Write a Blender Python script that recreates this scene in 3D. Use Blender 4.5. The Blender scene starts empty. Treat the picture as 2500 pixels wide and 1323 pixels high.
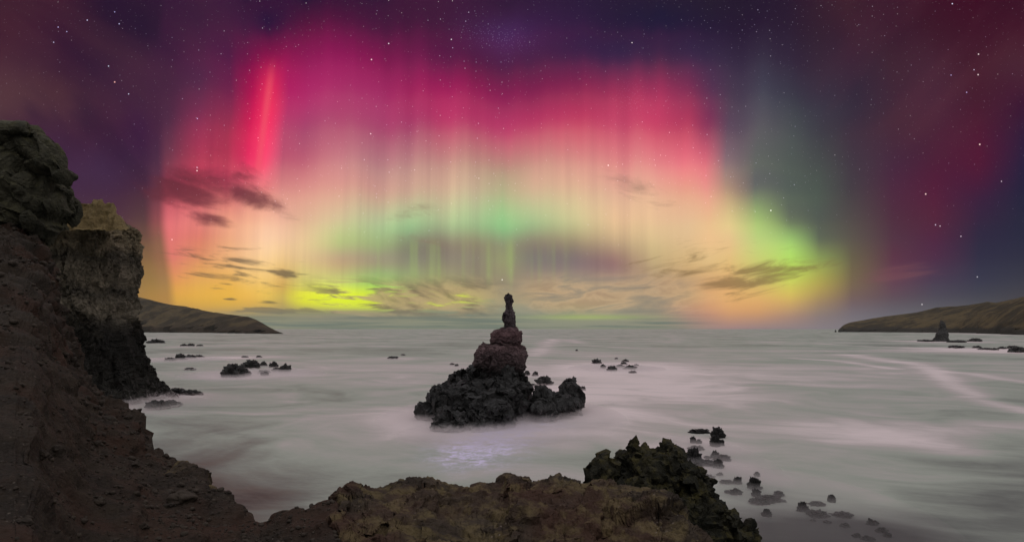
import bpy, bmesh, math, random
import numpy as np
from mathutils import Vector, Matrix, Euler

scene = bpy.context.scene
COL = scene.collection
R = math.radians

# ------------------------------------------------------------------ camera
F = 1490.0            # focal length in units of a 2500-wide frame
H = 16.0              # eye height above the sea
HOR = 803.0           # row of the horizon
cam_d = bpy.data.cameras.new("camera")
cam = bpy.data.objects.new("camera", cam_d)
COL.objects.link(cam)
cam.location = (0, 0, H)
cam.rotation_euler = (R(90), 0, 0)
cam_d.sensor_width = 36.0
cam_d.lens = 36.0 * F / 2500.0
cam_d.shift_y = (HOR - 661.5) / 2500.0
cam_d.clip_start = 0.2
cam_d.clip_end = 120000
scene.camera = cam

def P(px, py, d):
    """world point d metres ahead, seen in that direction"""
    return Vector(((px - 1250.0) / F * d, d, H - (py - HOR) / F * d))

def DW(py):
    """distance of the sea surface seen at row py"""
    return H * F / (py - HOR)

# ------------------------------------------------------------------ view
scene.view_settings.view_transform = 'Standard'
scene.view_settings.look = 'None'
scene.view_settings.gamma = 1.0
scene.view_settings.exposure = 0.0
scene.cycles.use_denoising = True
scene.cycles.use_adaptive_sampling = False
scene.cycles.max_bounces = 5
scene.cycles.diffuse_bounces = 3
scene.cycles.glossy_bounces = 2
scene.cycles.transparent_max_bounces = 6
scene.cycles.volume_bounces = 1
scene.cycles.caustics_reflective = False
scene.cycles.caustics_refractive = False

def lin(c):
    out = []
    for x in c[:3]:
        x = x / 255.0
        out.append(x / 12.92 if x <= 0.04045 else ((x + 0.055) / 1.055) ** 2.4)
    return (out[0], out[1], out[2], 1.0)

# ------------------------------------------------------------------ node helper
class G:
    def __init__(self, tree):
        self.t = tree
        self.n = tree.nodes
        self.l = tree.links
    def put(self, sock, v):
        if v is None:
            return
        if isinstance(v, bpy.types.NodeSocket):
            self.l.new(v, sock)
        elif isinstance(v, (tuple, list)) and sock.type == 'RGBA' and len(v) == 3:
            sock.default_value = (*v, 1.0)
        else:
            sock.default_value = v
    def m(self, op, a, b=None, c=None, clamp=False):
        n = self.n.new("ShaderNodeMath"); n.operation = op; n.use_clamp = clamp
        self.put(n.inputs[0], a); self.put(n.inputs[1], b); self.put(n.inputs[2], c)
        return n.outputs[0]
    def add(self, a, b): return self.m('ADD', a, b)
    def sub(self, a, b): return self.m('SUBTRACT', a, b)
    def mul(self, a, b): return self.m('MULTIPLY', a, b)
    def div(self, a, b): return self.m('DIVIDE', a, b)
    def mx(self, a, b): return self.m('MAXIMUM', a, b)
    def ss(self, x, a, b, lo=0.0, hi=1.0, kind='SMOOTHSTEP'):
        n = self.n.new("ShaderNodeMapRange"); n.interpolation_type = kind; n.clamp = True
        self.put(n.inputs[0], x)
        n.inputs[1].default_value = a; n.inputs[2].default_value = b
        n.inputs[3].default_value = lo; n.inputs[4].default_value = hi
        return n.outputs[0]
    def mix(self, f, a, b, mode='MIX'):
        n = self.n.new("ShaderNodeMix"); n.data_type = 'RGBA'; n.blend_type = mode; n.clamp_factor = True
        self.put(n.inputs[0], f); self.put(n.inputs[6], a); self.put(n.inputs[7], b)
        return n.outputs[2]
    def xyz(self, x, y, z=0.0):
        n = self.n.new("ShaderNodeCombineXYZ")
        self.put(n.inputs[0], x); self.put(n.inputs[1], y); self.put(n.inputs[2], z)
        return n.outputs[0]
    def sep(self, v):
        n = self.n.new("ShaderNodeSeparateXYZ"); self.l.new(v, n.inputs[0]); return n.outputs
    def noise(self, vec, scale=1.0, detail=4.0, rough=0.5, dist=0.0, dim='3D', color=False):
        n = self.n.new("ShaderNodeTexNoise"); n.noise_dimensions = dim
        self.put(n.inputs['Vector'], vec)
        n.inputs['Scale'].default_value = scale; n.inputs['Detail'].default_value = detail
        n.inputs['Roughness'].default_value = rough; n.inputs['Distortion'].default_value = dist
        return n.outputs[1] if color else n.outputs[0]
    def voro(self, vec, scale, feature='F1', dim='3D', rnd=1.0):
        n = self.n.new("ShaderNodeTexVoronoi"); n.voronoi_dimensions = dim; n.feature = feature
        self.put(n.inputs['Vector'], vec); n.inputs['Scale'].default_value = scale
        n.inputs['Randomness'].default_value = rnd
        return n
    def ramp(self, f, stops, kind='LINEAR'):
        n = self.n.new("ShaderNodeValToRGB"); cr = n.color_ramp; cr.interpolation = kind
        while len(cr.elements) < len(stops):
            cr.elements.new(0.5)
        for e, (p, c) in zip(cr.elements, sorted(stops, key=lambda s: s[0])):
            e.position = p; e.color = c
        self.put(n.inputs[0], f)
        return n.outputs[0]
    def vm(self, op, a, b=None):
        n = self.n.new("ShaderNodeVectorMath"); n.operation = op
        self.put(n.inputs[0], a); self.put(n.inputs[1], b)
        return n.outputs[1] if op in ('DOT_PRODUCT', 'DISTANCE', 'LENGTH') else n.outputs[0]

# ------------------------------------------------------------------ world: night sky with the aurora
world = bpy.data.worlds.new("World")
scene.world = world
world.use_nodes = True
world.node_tree.nodes.clear()
g = G(world.node_tree)
tc = g.n.new("ShaderNodeTexCoord")
dirv = tc.outputs['Generated']
dx, dy, dz = g.sep(dirv)
yc = g.mx(dy, 0.12)
U = g.div(dx, yc)               # tangent-plane coordinates of the southern sky
V = g.div(g.mx(dz, 0.0), yc)

ROWS = [0, 80, 160, 240, 320, 400, 470, 540, 590, 640, 690, 730, 765, 803]
SKY = {
 0: [(60,28,45),(68,32,48),(75,42,55),(82,52,60),(72,42,56),(70,40,58),(72,44,60),(80,52,60),(90,60,60),(110,80,62),(130,100,64),(140,108,66),(140,110,70),(120,110,90)],
 150: [(58,25,46),(55,24,48),(58,28,50),(76,44,56),(68,36,60),(66,38,66),(66,40,64),(75,48,60),(90,62,60),(110,80,62),(130,100,64),(140,108,66),(140,110,70),(120,110,90)],
 260: [(40,20,46),(46,22,48),(52,26,52),(66,34,56),(66,32,58),(64,38,68),(68,40,64),(80,50,62),(98,68,62),(120,90,62),(140,108,66),(150,115,68),(150,115,68),(120,110,90)],
 350: [(44,22,48),(42,22,48),(58,28,56),(60,30,58),(62,28,62),(64,34,62),(74,42,60),(92,62,62),(115,82,64),(138,104,66),(155,120,66),(170,128,64),(160,120,64),(125,115,90)],
 386: [(46,22,50),(46,24,50),(60,28,58),(62,30,60),(68,33,63),(80,44,69),(104,54,70),(140,76,78),(140,95,75),(152,106,74),(164,124,74),(175,130,68),(165,125,70),(125,115,90)],
 415: [(52,24,54),(58,26,56),(62,29,59),(68,33,63),(86,43,71),(122,58,78),(165,66,84),(222,110,115),(225,118,112),(222,128,105),(225,155,85),(220,165,70),(180,140,80),(125,122,95)],
 490: [(58,26,56),(60,28,58),(78,32,66),(92,40,74),(140,48,84),(178,58,87),(198,78,95),(224,124,119),(222,129,107),(224,151,100),(230,172,85),(228,174,70),(190,150,80),(122,122,100)],
 560: [(58,26,58),(70,28,62),(88,28,70),(122,36,77),(162,50,82),(188,62,88),(208,92,105),(240,160,132),(240,172,130),(241,182,120),(236,180,85),(230,178,70),(190,155,85),(120,124,105)],
 610: [(52,22,54),(82,25,65),(135,18,74),(188,22,82),(215,38,88),(228,66,102),(226,128,125),(244,178,145),(247,192,150),(246,198,138),(242,194,105),(234,182,80),(185,156,92),(118,124,108)],
 650: [(52,20,54),(75,20,62),(165,25,80),(215,50,90),(245,66,108),(247,96,124),(234,137,132),(246,186,155),(251,205,165),(248,205,145),(240,196,110),(228,185,85),(175,152,98),(116,124,110)],
 690: [(50,20,54),(85,22,64),(155,25,85),(178,40,100),(182,70,108),(192,95,115),(220,145,136),(238,182,155),(244,200,158),(236,196,132),(215,172,95),(200,165,90),(160,145,98),(115,124,110)],
 740: [(46,20,52),(105,22,68),(150,30,90),(175,48,105),(170,75,110),(195,105,120),(222,153,140),(226,181,148),(232,198,150),(222,192,135),(215,205,105),(230,222,55),(160,150,100),(115,124,112)],
 830: [(52,20,52),(100,22,68),(148,30,90),(170,55,105),(180,85,115),(203,129,134),(220,161,144),(212,194,150),(188,196,132),(192,164,127),(205,212,108),(240,246,44),(152,146,105),(115,125,114)],
 920: [(56,22,54),(90,24,66),(140,30,85),(168,55,105),(175,85,115),(190,133,134),(208,165,144),(186,200,150),(166,184,128),(165,158,125),(165,212,105),(208,228,60),(145,143,110),(115,126,116)],
 1000: [(60,24,54),(80,24,62),(125,30,80),(165,45,95),(170,80,110),(190,138,134),(200,169,144),(164,194,142),(134,140,112),(138,138,113),(160,172,112),(172,164,105),(143,143,113),(116,126,118)],
 1080: [(62,26,56),(75,26,62),(110,28,75),(172,42,95),(190,80,110),(198,142,134),(208,177,148),(178,190,144),(142,134,113),(140,131,112),(165,160,112),(172,158,105),(143,146,118),(117,127,119)],
 1160: [(58,26,58),(72,30,68),(100,28,70),(160,42,90),(185,80,108),(194,146,132),(200,181,148),(170,193,142),(150,146,115),(142,132,113),(150,140,110),(165,150,115),(146,149,123),(117,127,120)],
 1230: [(52,26,58),(72,34,76),(95,32,72),(150,42,88),(185,80,108),(181,142,125),(176,181,136),(148,196,134),(142,152,116),(150,150,110),(150,140,115),(152,146,120),(140,145,125),(118,128,121)],
 1300: [(48,26,58),(64,30,70),(90,34,72),(145,42,85),(195,80,108),(207,146,134),(212,181,148),(174,194,142),(144,138,115),(130,122,114),(162,144,120),(175,155,120),(145,150,130),(119,128,122)],
 1400: [(42,26,56),(54,28,64),(80,34,72),(150,46,85),(200,80,105),(215,142,134),(220,181,148),(205,196,146),(160,146,116),(130,114,113),(168,148,125),(185,160,125),(160,165,120),(122,128,124)],
 1500: [(38,26,52),(48,28,60),(85,40,76),(170,56,92),(200,85,110),(220,138,134),(224,173,148),(228,189,148),(193,163,129),(150,115,110),(170,145,125),(185,160,125),(160,155,130),(128,129,125)],
 1600: [(36,26,50),(46,28,60),(96,42,75),(176,56,95),(206,82,108),(227,139,137),(230,177,148),(228,189,148),(213,185,138),(192,166,123),(180,150,120),(182,156,125),(170,150,125),(140,130,128)],
 1680: [(36,26,48),(44,28,58),(76,42,75),(136,50,86),(192,72,100),(235,122,131),(233,165,140),(230,189,148),(224,189,142),(215,180,127),(205,165,120),(205,165,120),(195,140,120),(158,130,126)],
 1730: [(36,26,46),(42,28,56),(66,44,73),(100,52,84),(152,64,95),(222,115,126),(234,157,140),(235,189,143),(237,194,142),(225,189,132),(220,170,115),(226,170,115),(205,145,115),(162,130,126)],
 1780: [(36,24,46),(42,28,54),(60,46,70),(80,62,82),(104,80,97),(146,118,119),(188,155,125),(225,200,140),(232,195,140),(228,190,125),(226,176,115),(230,175,110),(212,155,108),(160,128,126)],
 1850: [(36,24,46),(42,28,52),(56,48,68),(70,68,83),(90,87,94),(98,101,97),(110,116,102),(165,190,115),(192,210,125),(205,205,115),(210,185,108),(225,175,105),(205,152,105),(150,126,126)],
 1930: [(40,24,46),(44,30,52),(52,42,62),(60,60,72),(75,80,82),(82,90,85),(88,98,88),(112,128,94),(165,205,110),(186,222,98),(206,208,92),(212,180,95),(180,142,110),(140,124,126)],
 2000: [(50,28,46),(50,32,50),(54,40,58),(56,50,66),(62,62,70),(72,78,76),(78,88,80),(85,92,82),(105,115,85),(148,162,85),(176,162,80),(165,138,92),(140,120,110),(130,120,126)],
 2080: [(62,32,46),(56,30,48),(52,34,54),(52,40,58),(60,46,62),(64,54,66),(70,62,68),(82,74,72),(92,84,74),(105,95,72),(116,98,76),(113,92,90),(112,102,110),(122,116,122)],
 2180: [(54,22,42),(54,24,44),(62,34,50),(64,36,54),(64,36,54),(66,36,60),(75,38,62),(78,42,62),(82,48,66),(92,50,70),(96,60,78),(92,74,86),(96,92,102),(112,108,116)],
 2280: [(58,18,38),(60,24,42),(68,34,52),(70,34,54),(74,32,54),(76,26,54),(82,26,56),(82,32,58),(78,34,64),(75,42,70),(70,56,78),(75,70,84),(90,88,96),(104,100,108)],
 2390: [(60,14,36),(62,20,40),(68,26,44),(70,24,46),(78,22,50),(78,20,52),(60,26,58),(48,32,60),(42,36,62),(44,42,66),(52,52,72),(64,64,76),(80,78,84),(98,94,100)],
 2500: [(52,12,34),(64,20,40),(72,34,50),(62,22,48),(50,24,54),(40,26,58),(34,30,58),(34,34,58),(36,36,60),(42,42,62),(52,52,66),(62,60,68),(70,68,74),(90,88,94)],
}
VMAX = 0.56
def uu(px): return (px - 1250.0) / F
def vv(py): return (HOR - py) / F
# slow wander so that the curtains are not ruled lines
wob = g.mul(g.sub(g.noise(g.xyz(g.mul(U, 1.6), g.mul(V, 2.2)), 1.5, 2.0, 0.5, dim='2D'), 0.5), 0.05)
Uw = g.add(U, g.mul(wob, g.ss(V, vv(640), vv(300))))
Uw = g.sub(Uw, g.mul(g.ss(V, vv(540), vv(760), 0.0, 0.015), g.ss(U, uu(500), uu(430))))
Vw = g.add(V, g.mul(g.sub(g.noise(g.xyz(g.mul(U, 7.0), g.mul(V, 0.5)), 1.0, 3.0, 0.6, dim='2D'), 0.5), g.ss(V, 0.03, 0.36, 0.0, 0.075)))
Vn = g.div(Vw, VMAX)
sky = None
xs = sorted(SKY)
for i, x in enumerate(xs):
    cols = SKY[x]
    stops = [(vv(y) / VMAX, lin(c)) for y, c in zip(ROWS, cols)]
    c = g.ramp(Vn, stops, 'CARDINAL')
    if sky is None:
        sky = c
    else:
        w = uu(x) - uu(xs[i - 1])
        sky = g.mix(g.ss(Uw, uu(xs[i - 1]), uu(x), kind='SMOOTHSTEP' if x in (415, 386) else 'LINEAR'), sky, c)

sh = None
def BG(color, strength=1.0):
    n = g.n.new("ShaderNodeBackground"); g.put(n.inputs[0], color); g.put(n.inputs[1], strength)
    return n.outputs[0]
def over(f, color):
    """lay a light of this colour over the sky built so far"""
    global sh
    n = g.n.new("ShaderNodeMixShader"); g.put(n.inputs[0], f); g.l.new(sh, n.inputs[1]); g.l.new(BG(color), n.inputs[2])
    sh = n.outputs[0]
def plus(color, k):
    global sh
    n = g.n.new("ShaderNodeAddShader"); g.l.new(sh, n.inputs[0]); g.l.new(BG(color, k), n.inputs[1])
    sh = n.outputs[0]

# fine aurora rays: noise drawn out along the field lines
lean = g.add(U, g.mul(g.mul(U, V), 0.10))
r1 = g.noise(g.xyz(g.mul(lean, 62.0), g.mul(V, 0.9)), 1.0, 3.0, 0.6, dim='2D')
r2 = g.noise(g.xyz(g.mul(lean, 15.0), g.mul(V, 0.8)), 1.0, 2.0, 0.5, dim='2D')
ray = g.add(g.mul(g.mul(g.sub(r1, 0.5), 0.44), g.ss(V, vv(200), vv(560), 0.42, 1.0)), g.mul(g.mul(g.sub(r2, 0.5), 0.55), g.ss(V, vv(300), vv(120), 1.0, 0.0)))
raymask = g.mul(g.mul(g.ss(U, uu(395), uu(450)), g.ss(U, uu(1780), uu(1450), 0.0, 1.0)),
                g.mul(g.ss(V, vv(770), vv(690)), g.ss(V, vv(80), vv(520), 0.62, 1.0)))
patch = g.noise(g.xyz(g.mul(U, 4.2), g.mul(V, 3.0), 2.0), 1.0, 2.0, 0.5)
rk = g.mul(g.mul(ray, raymask), g.ss(patch, 0.36, 0.64, 0.25, 1.25))
cc = g.n.new("ShaderNodeCombineColor")
for i_, k_ in enumerate((0.75, 0.9, 0.65)): g.put(cc.inputs[i_], g.m('MULTIPLY_ADD', rk, k_, 1.0))
sky = g.mix(1.0, sky, cc.outputs[0], 'MULTIPLY')
# dark bay under the arc and its green fringe get their own pickets
sh = BG(sky)
pk = g.noise(g.xyz(g.mul(U, 38.0), g.mul(V, 1.5)), 1.0, 2.0, 0.6, dim='2D')
pkm = g.mul(g.mul(g.ss(U, uu(860), uu(930)), g.ss(U, uu(1420), uu(1300))), g.mul(g.ss(V, vv(720), vv(665)), g.ss(V, vv(570), vv(610))))
over(g.mul(g.ss(pk, 0.45, 0.75), g.mul(pkm, 0.30)), lin((165, 195, 105)))

# bright leaning streak on the left curtain
su = g.add(uu(628), g.mul(g.sub(V, vv(430)), 0.135))
sd = g.m('ABSOLUTE', g.sub(U, su))
sm = g.mul(g.ss(V, vv(440), vv(400)), g.ss(V, vv(130), vv(230)))
over(g.mul(g.ss(sd, 0.030, 0.0), g.mul(sm, 0.45)), lin((250, 40, 95)))
over(g.mul(g.ss(sd, 0.0100, 0.0), g.mul(sm, 0.36)), lin((240, 100, 110)))

def blob(px, py, rx, ry, tilt=0.0):
    """soft elliptical region of the sky"""
    c, s = math.cos(R(tilt)), math.sin(R(tilt))
    a = g.sub(U, uu(px)); b = g.sub(V, vv(py))
    e = g.add(g.mul(a, c * F / rx), g.mul(b, s * F / rx)); f = g.sub(g.mul(b, c * F / ry), g.mul(a, s * F / ry))
    q = g.add(g.mul(e, e), g.mul(f, f))
    return g.m('POWER', 2.718, g.mul(q, -1.0))

def rot(tilt, a, b, wx=0.0):
    c, s = math.cos(R(tilt)), math.sin(R(tilt))
    e = g.add(g.mul(U, c), g.mul(V, s)); f = g.sub(g.mul(V, c), g.mul(U, s))
    return g.xyz(g.add(g.mul(e, a), wx), g.mul(f, b))

# high thin cloud, upper left and upper right
n = g.noise(rot(-38, 2.2, 7.0), 1.0, 4.0, 0.5, 0.3, dim='2D')
over(g.mul(g.ss(n, 0.42, 0.72), g.mul(g.mul(g.ss(U, uu(640), uu(240)), g.ss(V, vv(520), vv(330))), 0.20)), lin((96, 56, 64)))
over(g.mul(g.ss(n, 0.5, 0.3), g.mul(g.mul(g.ss(U, uu(560), uu(300)), g.ss(V, vv(520), vv(330))), 0.6)), lin((38, 20, 48)))
n = g.noise(rot(42, 2.6, 8.0, 4.0), 1.0, 4.0, 0.5, 0.3, dim='2D')
over(g.mul(g.ss(n, 0.46, 0.74), g.mul(g.mul(g.ss(U, uu(1900), uu(2200)), g.ss(V, vv(480), vv(250))), 0.22)), lin((98, 52, 66)))
def cloud(n, region, a, b, soft, amount, color):
    """noise clouds that gather inside a soft region"""
    d = g.add(g.m('MULTIPLY_ADD', n, 2.6, -1.3), g.m('MULTIPLY_ADD', region, a, -b))
    over(g.mul(g.mul(g.ss(d, 0.0, soft), amount), g.ss(region, 0.02, 0.25)), color)
# dark ragged clouds in front of the red curtain
n = g.noise(rot(-13, 9.0, 22.0), 1.0, 8.0, 0.62, 0.25, dim='2D')
dk = g.mx(g.mx(blob(455, 480, 120, 48, -15), blob(618, 478, 88, 36, -20)), g.mx(blob(520, 533, 90, 26, -16), g.mul(blob(510, 430, 180, 80, -14), 0.7)))
cloud(n, dk, 1.75, 0.60, 1.2, 0.84, lin((98, 42, 55)))
n2 = g.noise(rot(-14, 13.0, 42.0, 9.0), 1.0, 7.0, 0.62, 0.3, dim='2D')
dk = g.mx(g.mul(blob(700, 528, 75, 22, -18), 0.8), g.mx(blob(1005, 522, 80, 28, 10), g.mx(g.mul(blob(1550, 455, 140, 46, -20), 0.9), g.mul(blob(1010, 590, 120, 36, 0), 0.7))))
cloud(n2, dk, 1.4, 0.82, 1.0, 0.5, lin((140, 112, 98)))
# small grey cloudlets low on the left
n = g.noise(rot(-7, 14.0, 95.0, 2.0), 1.0, 6.0, 0.58, 0.3, dim='2D')
cl = g.mx(g.mx(blob(552, 692, 42, 6, -8), blob(690, 668, 62, 20, -12)), g.mx(g.mx(blob(655, 738, 42, 7, -2), blob(562, 730, 30, 5, -3)), g.mul(blob(570, 655, 260, 70, -7), 0.68)))
cloud(n, cl, 1.7, 0.88, 0.8, 0.78, lin((94, 84, 68)))
cloud(n, blob(660, 758, 140, 9, -1), 1.3, 0.55, 0.5, 0.75, lin((120, 108, 84)))
# broken stratocumulus over the green glow
n = g.noise(rot(-2, 13.0, 105.0, 5.0), 1.0, 8.0, 0.60, 0.35, dim='2D')
md = g.mul(g.mul(g.ss(U, uu(690), uu(820)), g.ss(U, uu(1300), uu(1120))), g.mul(g.ss(V, vv(788), vv(764)), g.ss(V, vv(660), vv(712))))
big = g.noise(rot(-6, 4.0, 18.0, 3.3), 1.0, 3.0, 0.5, dim='2D')
den = g.add(n, g.add(g.ss(U, uu(850), uu(1020), 0.0, 0.13), g.mul(g.sub(big, 0.5), 0.45)))
gl = g.mx(blob(855, 735, 120, 20, -4), g.mul(g.mx(blob(1075, 743, 60, 9, 3), blob(1120, 728, 50, 18, 0)), 0.9))
over(g.mul(gl, 0.75), lin((226, 244, 44)))
over(g.mul(g.ss(den, 0.45, 0.60), g.mul(md, 0.88)), g.mix(g.ss(n2, 0.35, 0.65), lin((120, 104, 82)), lin((186, 162, 118))))
# pale cumulus sheet right of the stack
cu = g.noise(rot(4, 11.0, 52.0, 7.0), 1.0, 9.0, 0.60, 0.35, dim='2D')
cm = g.mul(g.mul(g.ss(U, uu(1230), uu(1350)), g.ss(U, uu(1820), uu(1560))), g.mul(g.ss(V, vv(780), vv(754)), g.ss(V, vv(655), vv(705))))
over(g.mul(cm, 0.62), g.ramp(cu, [(0.30, lin((116, 118, 110))), (0.44, lin((152, 138, 116))), (0.54, lin((196, 166, 128))), (0.66, lin((166, 138, 108)))]))
# drifting bars in front of the green foot on the right
n = g.noise(rot(11, 12.0, 70.0, 1.0), 1.0, 7.0, 0.60, 0.4, dim='2D')
rm = g.mx(blob(1850, 672, 190, 46, 10), g.mul(blob(1680, 640, 190, 50, 10), 0.7))
cloud(n, rm, 1.35, 0.58, 0.9, 0.72, lin((124, 100, 64)))
n = g.noise(rot(8, 7.0, 70.0, 6.0), 1.0, 6.0, 0.55, 0.3, dim='2D')
cloud(n, blob(2180, 672, 170, 30, 9), 1.2, 0.8, 0.9, 0.45, lin((122, 76, 84)))
# grey stratus lying on the horizon
n = g.noise(g.xyz(g.mul(U, 5.0), g.mul(V, 190.0)), 1.0, 6.0, 0.55, 0.2, dim='2D')
hm = g.mul(g.mul(g.ss(U, uu(380), uu(600)), g.ss(U, uu(1800), uu(1600))), g.ss(V, vv(745), vv(788)))
over(g.mul(hm, g.ss(n, 0.25, 0.65, 0.70, 1.0)), g.mix(g.ss(n, 0.35, 0.65), lin((140, 140, 118)), lin((108, 118, 106))))
over(g.mul(blob(1440, 774, 130, 6, 0), 0.5), lin((178, 196, 96)))

# stars
den = g.noise(g.xyz(U, V), 3.0, 4.0, 0.6, dim='2D')
sfade = g.mul(g.ss(V, vv(700), vv(330), 0.10, 1.0), g.mul(g.ss(den, 0.35, 0.62, 0.35, 1.0), g.mul(g.ss(U, uu(350), uu(800), 0.45, 1.0), g.ss(U, uu(2300), uu(1700), 0.4, 1.0))))
for S, rad, gain, off, p in ((95.0, 0.050, 0.60, 3.1, 2.2), (48.0, 0.042, 0.95, 11.7, 2.6), (15.0, 0.014, 1.1, 5.4, 2.0)):
    vn = g.voro(g.xyz(g.add(U, off), g.add(V, off * 0.7)), S, dim='2D')
    k = g.ss(vn.outputs['Distance'], rad, rad * 0.35)
    cr = g.n.new("ShaderNodeSeparateColor"); g.l.new(vn.outputs['Color'], cr.inputs[0])
    k = g.mul(g.mul(k, g.m('POWER', cr.outputs[0], p)), g.mul(sfade, gain))
    plus(g.mix(cr.outputs[1], (0.75, 0.72, 1.0), (1.0, 0.9, 0.86)), k)
# the bright stars and the milky knot above the stack
BR = [(1882,514,2.2,(1,.95,.9)),(2260,474,2.6,(1,.8,.7)),(2392,353,2.6,(1,.75,.68)),(2388,183,2.4,(1,.85,.85)),(2389,133,2.2,(1,.85,.85)),
      (2325,10,2.2,(.8,.8,1)),(2360,226,1.9,(.6,.55,1)),(2322,184,1.7,(.6,.55,1)),(2378,171,1.8,(.8,.75,1)),(907,146,2.2,(1,.9,.9)),
      (1102,97,1.9,(1,.95,.95)),(1543,105,1.9,(1,.9,.85)),(280,201,2.4,(1,.5,.4)),(314,230,1.8,(.7,.8,1)),(142,67,1.9,(.6,.6,1)),
      (213,50,2.0,(.7,.7,1)),(291,59,1.9,(.7,.7,1)),(280,30,1.7,(.6,.6,1)),(163,78,1.7,(.6,.6,1)),(131,104,1.8,(.7,.7,1)),
      (265,162,1.9,(.7,.8,1)),(482,290,1.8,(.6,.6,1)),(481,417,2.0,(1,.95,.95)),(481,409,1.6,(.7,.8,1)),(2284,549,2.0,(.9,.85,1)),
      (2295,552,1.7,(1,.9,.9)),(2346,577,1.8,(1,.9,.9)),(2386,676,1.8,(1,1,1)),(2251,743,1.8,(1,.95,.95)),(1226,683,1.8,(1,1,.95)),(420,585,1.6,(1,.9,.9)),
      (2445,443,1.8,(1,.9,.95)),(1485,404,2.0,(1,.9,.85)),(949,107,1.9,(1,1,1)),(905,327,1.7,(1,1,1))]
UV = g.xyz(U, V)
for tint in sorted(set(b[3] for b in BR)):
    tot = None
    for (x, y, r_, c) in BR:
        if c != tint: continue
        k = g.ss(g.vm('DISTANCE', UV, (uu(x), vv(y), 0.0)), r_ * 0.95 / F, r_ * 0.35 / F)
        tot = k if tot is None else g.mx(tot, k)
    plus(tint, tot)
kn = g.voro(UV, 190.0, dim='2D')
plus((0.72, 0.55, 1.0), g.mul(g.mul(g.ss(kn.outputs['Distance'], 0.14, 0.05), g.mx(g.mx(blob(1215, 92, 75, 22, -12), blob(1235, 145, 9, 8, 0)), g.mul(blob(1540, 240, 45, 40), 0.5))), 0.22))
plus((0.010, 0.004, 0.022), blob(1235, 85, 70, 40))

# the rest of the sphere: unseen fill glow added overhead and behind
ZENITH_FILL = (0.70, 0.67, 0.685)
BACK = (0.165, 0.155, 0.150)
rest = BG(g.mix(g.ss(dz, 0.0, -0.02), g.mix(g.ss(dz, 0.30, 0.85), BACK, ZENITH_FILL), (0.10, 0.10, 0.10)))
front = g.mul(g.mul(g.ss(dy, 0.20, 0.58), g.ss(V, 0.58, 0.85, 1.0, 0.0)), g.ss(dz, -0.02, 0.0))
n = g.n.new("ShaderNodeMixShader"); g.put(n.inputs[0], front); g.l.new(rest, n.inputs[1]); g.l.new(sh, n.inputs[2])
wo = g.n.new("ShaderNodeOutputWorld")
g.l.new(n.outputs[0], wo.inputs[0])
world.cycles.sampling_method = 'MANUAL'
world.cycles.sample_map_resolution = 512

# faint fill lamp added high behind the right shoulder to shape the rocks
sun_d = bpy.data.lights.new("fill_sun", 'SUN')
sun = bpy.data.objects.new("fill_sun", sun_d)
COL.objects.link(sun)
sun_d.energy = 0.16
sun_d.angle = R(6)
sun_d.color = (1.0, 0.93, 0.84)
sun.rotation_euler = Euler((R(52), R(0), R(38)), 'XYZ')

# ------------------------------------------------------------------ numpy noise
_GR = np.array([[1,1,0],[-1,1,0],[1,-1,0],[-1,-1,0],[1,0,1],[-1,0,1],[1,0,-1],[-1,0,-1],[0,1,1],[0,-1,1],[0,1,-1],[0,-1,-1],[1,1,0],[-1,1,0],[0,-1,1],[0,-1,-1]], dtype=np.float64)
def _hash(ix, iy, iz, seed):
    h = (ix * 374761393 + iy * 668265263 + iz * 2147483647 * 7 + seed * 1274126177) & 0xffffffff
    h = ((h ^ (h >> 13)) * 1274126177) & 0xffffffff
    h = ((h ^ (h >> 16)) * 2246822519) & 0xffffffff
    return h ^ (h >> 15)
def perlin(p, seed=0):
    p = np.asarray(p, dtype=np.float64)
    i = np.floor(p).astype(np.int64); f = p - i
    w = f * f * f * (f * (f * 6 - 15) + 10)
    out = 0
    for a in (0, 1):
        for b in (0, 1):
            for c in (0, 1):
                gr = _GR[(_hash(i[:, 0] + a, i[:, 1] + b, i[:, 2] + c, seed) & 15)]
                d = gr[:, 0] * (f[:, 0] - a) + gr[:, 1] * (f[:, 1] - b) + gr[:, 2] * (f[:, 2] - c)
                out = out + d * (w[:, 0] if a else 1 - w[:, 0]) * (w[:, 1] if b else 1 - w[:, 1]) * (w[:, 2] if c else 1 - w[:, 2])
    return out
def fbm(p, o=4, seed=0, gain=0.5, lac=2.03):
    p = np.asarray(p, dtype=np.float64); s = 0; a = 1.0
    for k in range(o):
        s = s + a * perlin(p, seed + k * 17); p = p * lac + 3.7; a *= gain
    return s
def ridged(p, o=4, seed=0, gain=0.5, lac=2.1):
    p = np.asarray(p, dtype=np.float64); s = 0; a = 1.0
    for k in range(o):
        s = s + a * (1 - 2.2 * np.abs(perlin(p, seed + k * 31))); p = p * lac + 1.3; a *= gain
    return s / 2 - 0.45
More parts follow.
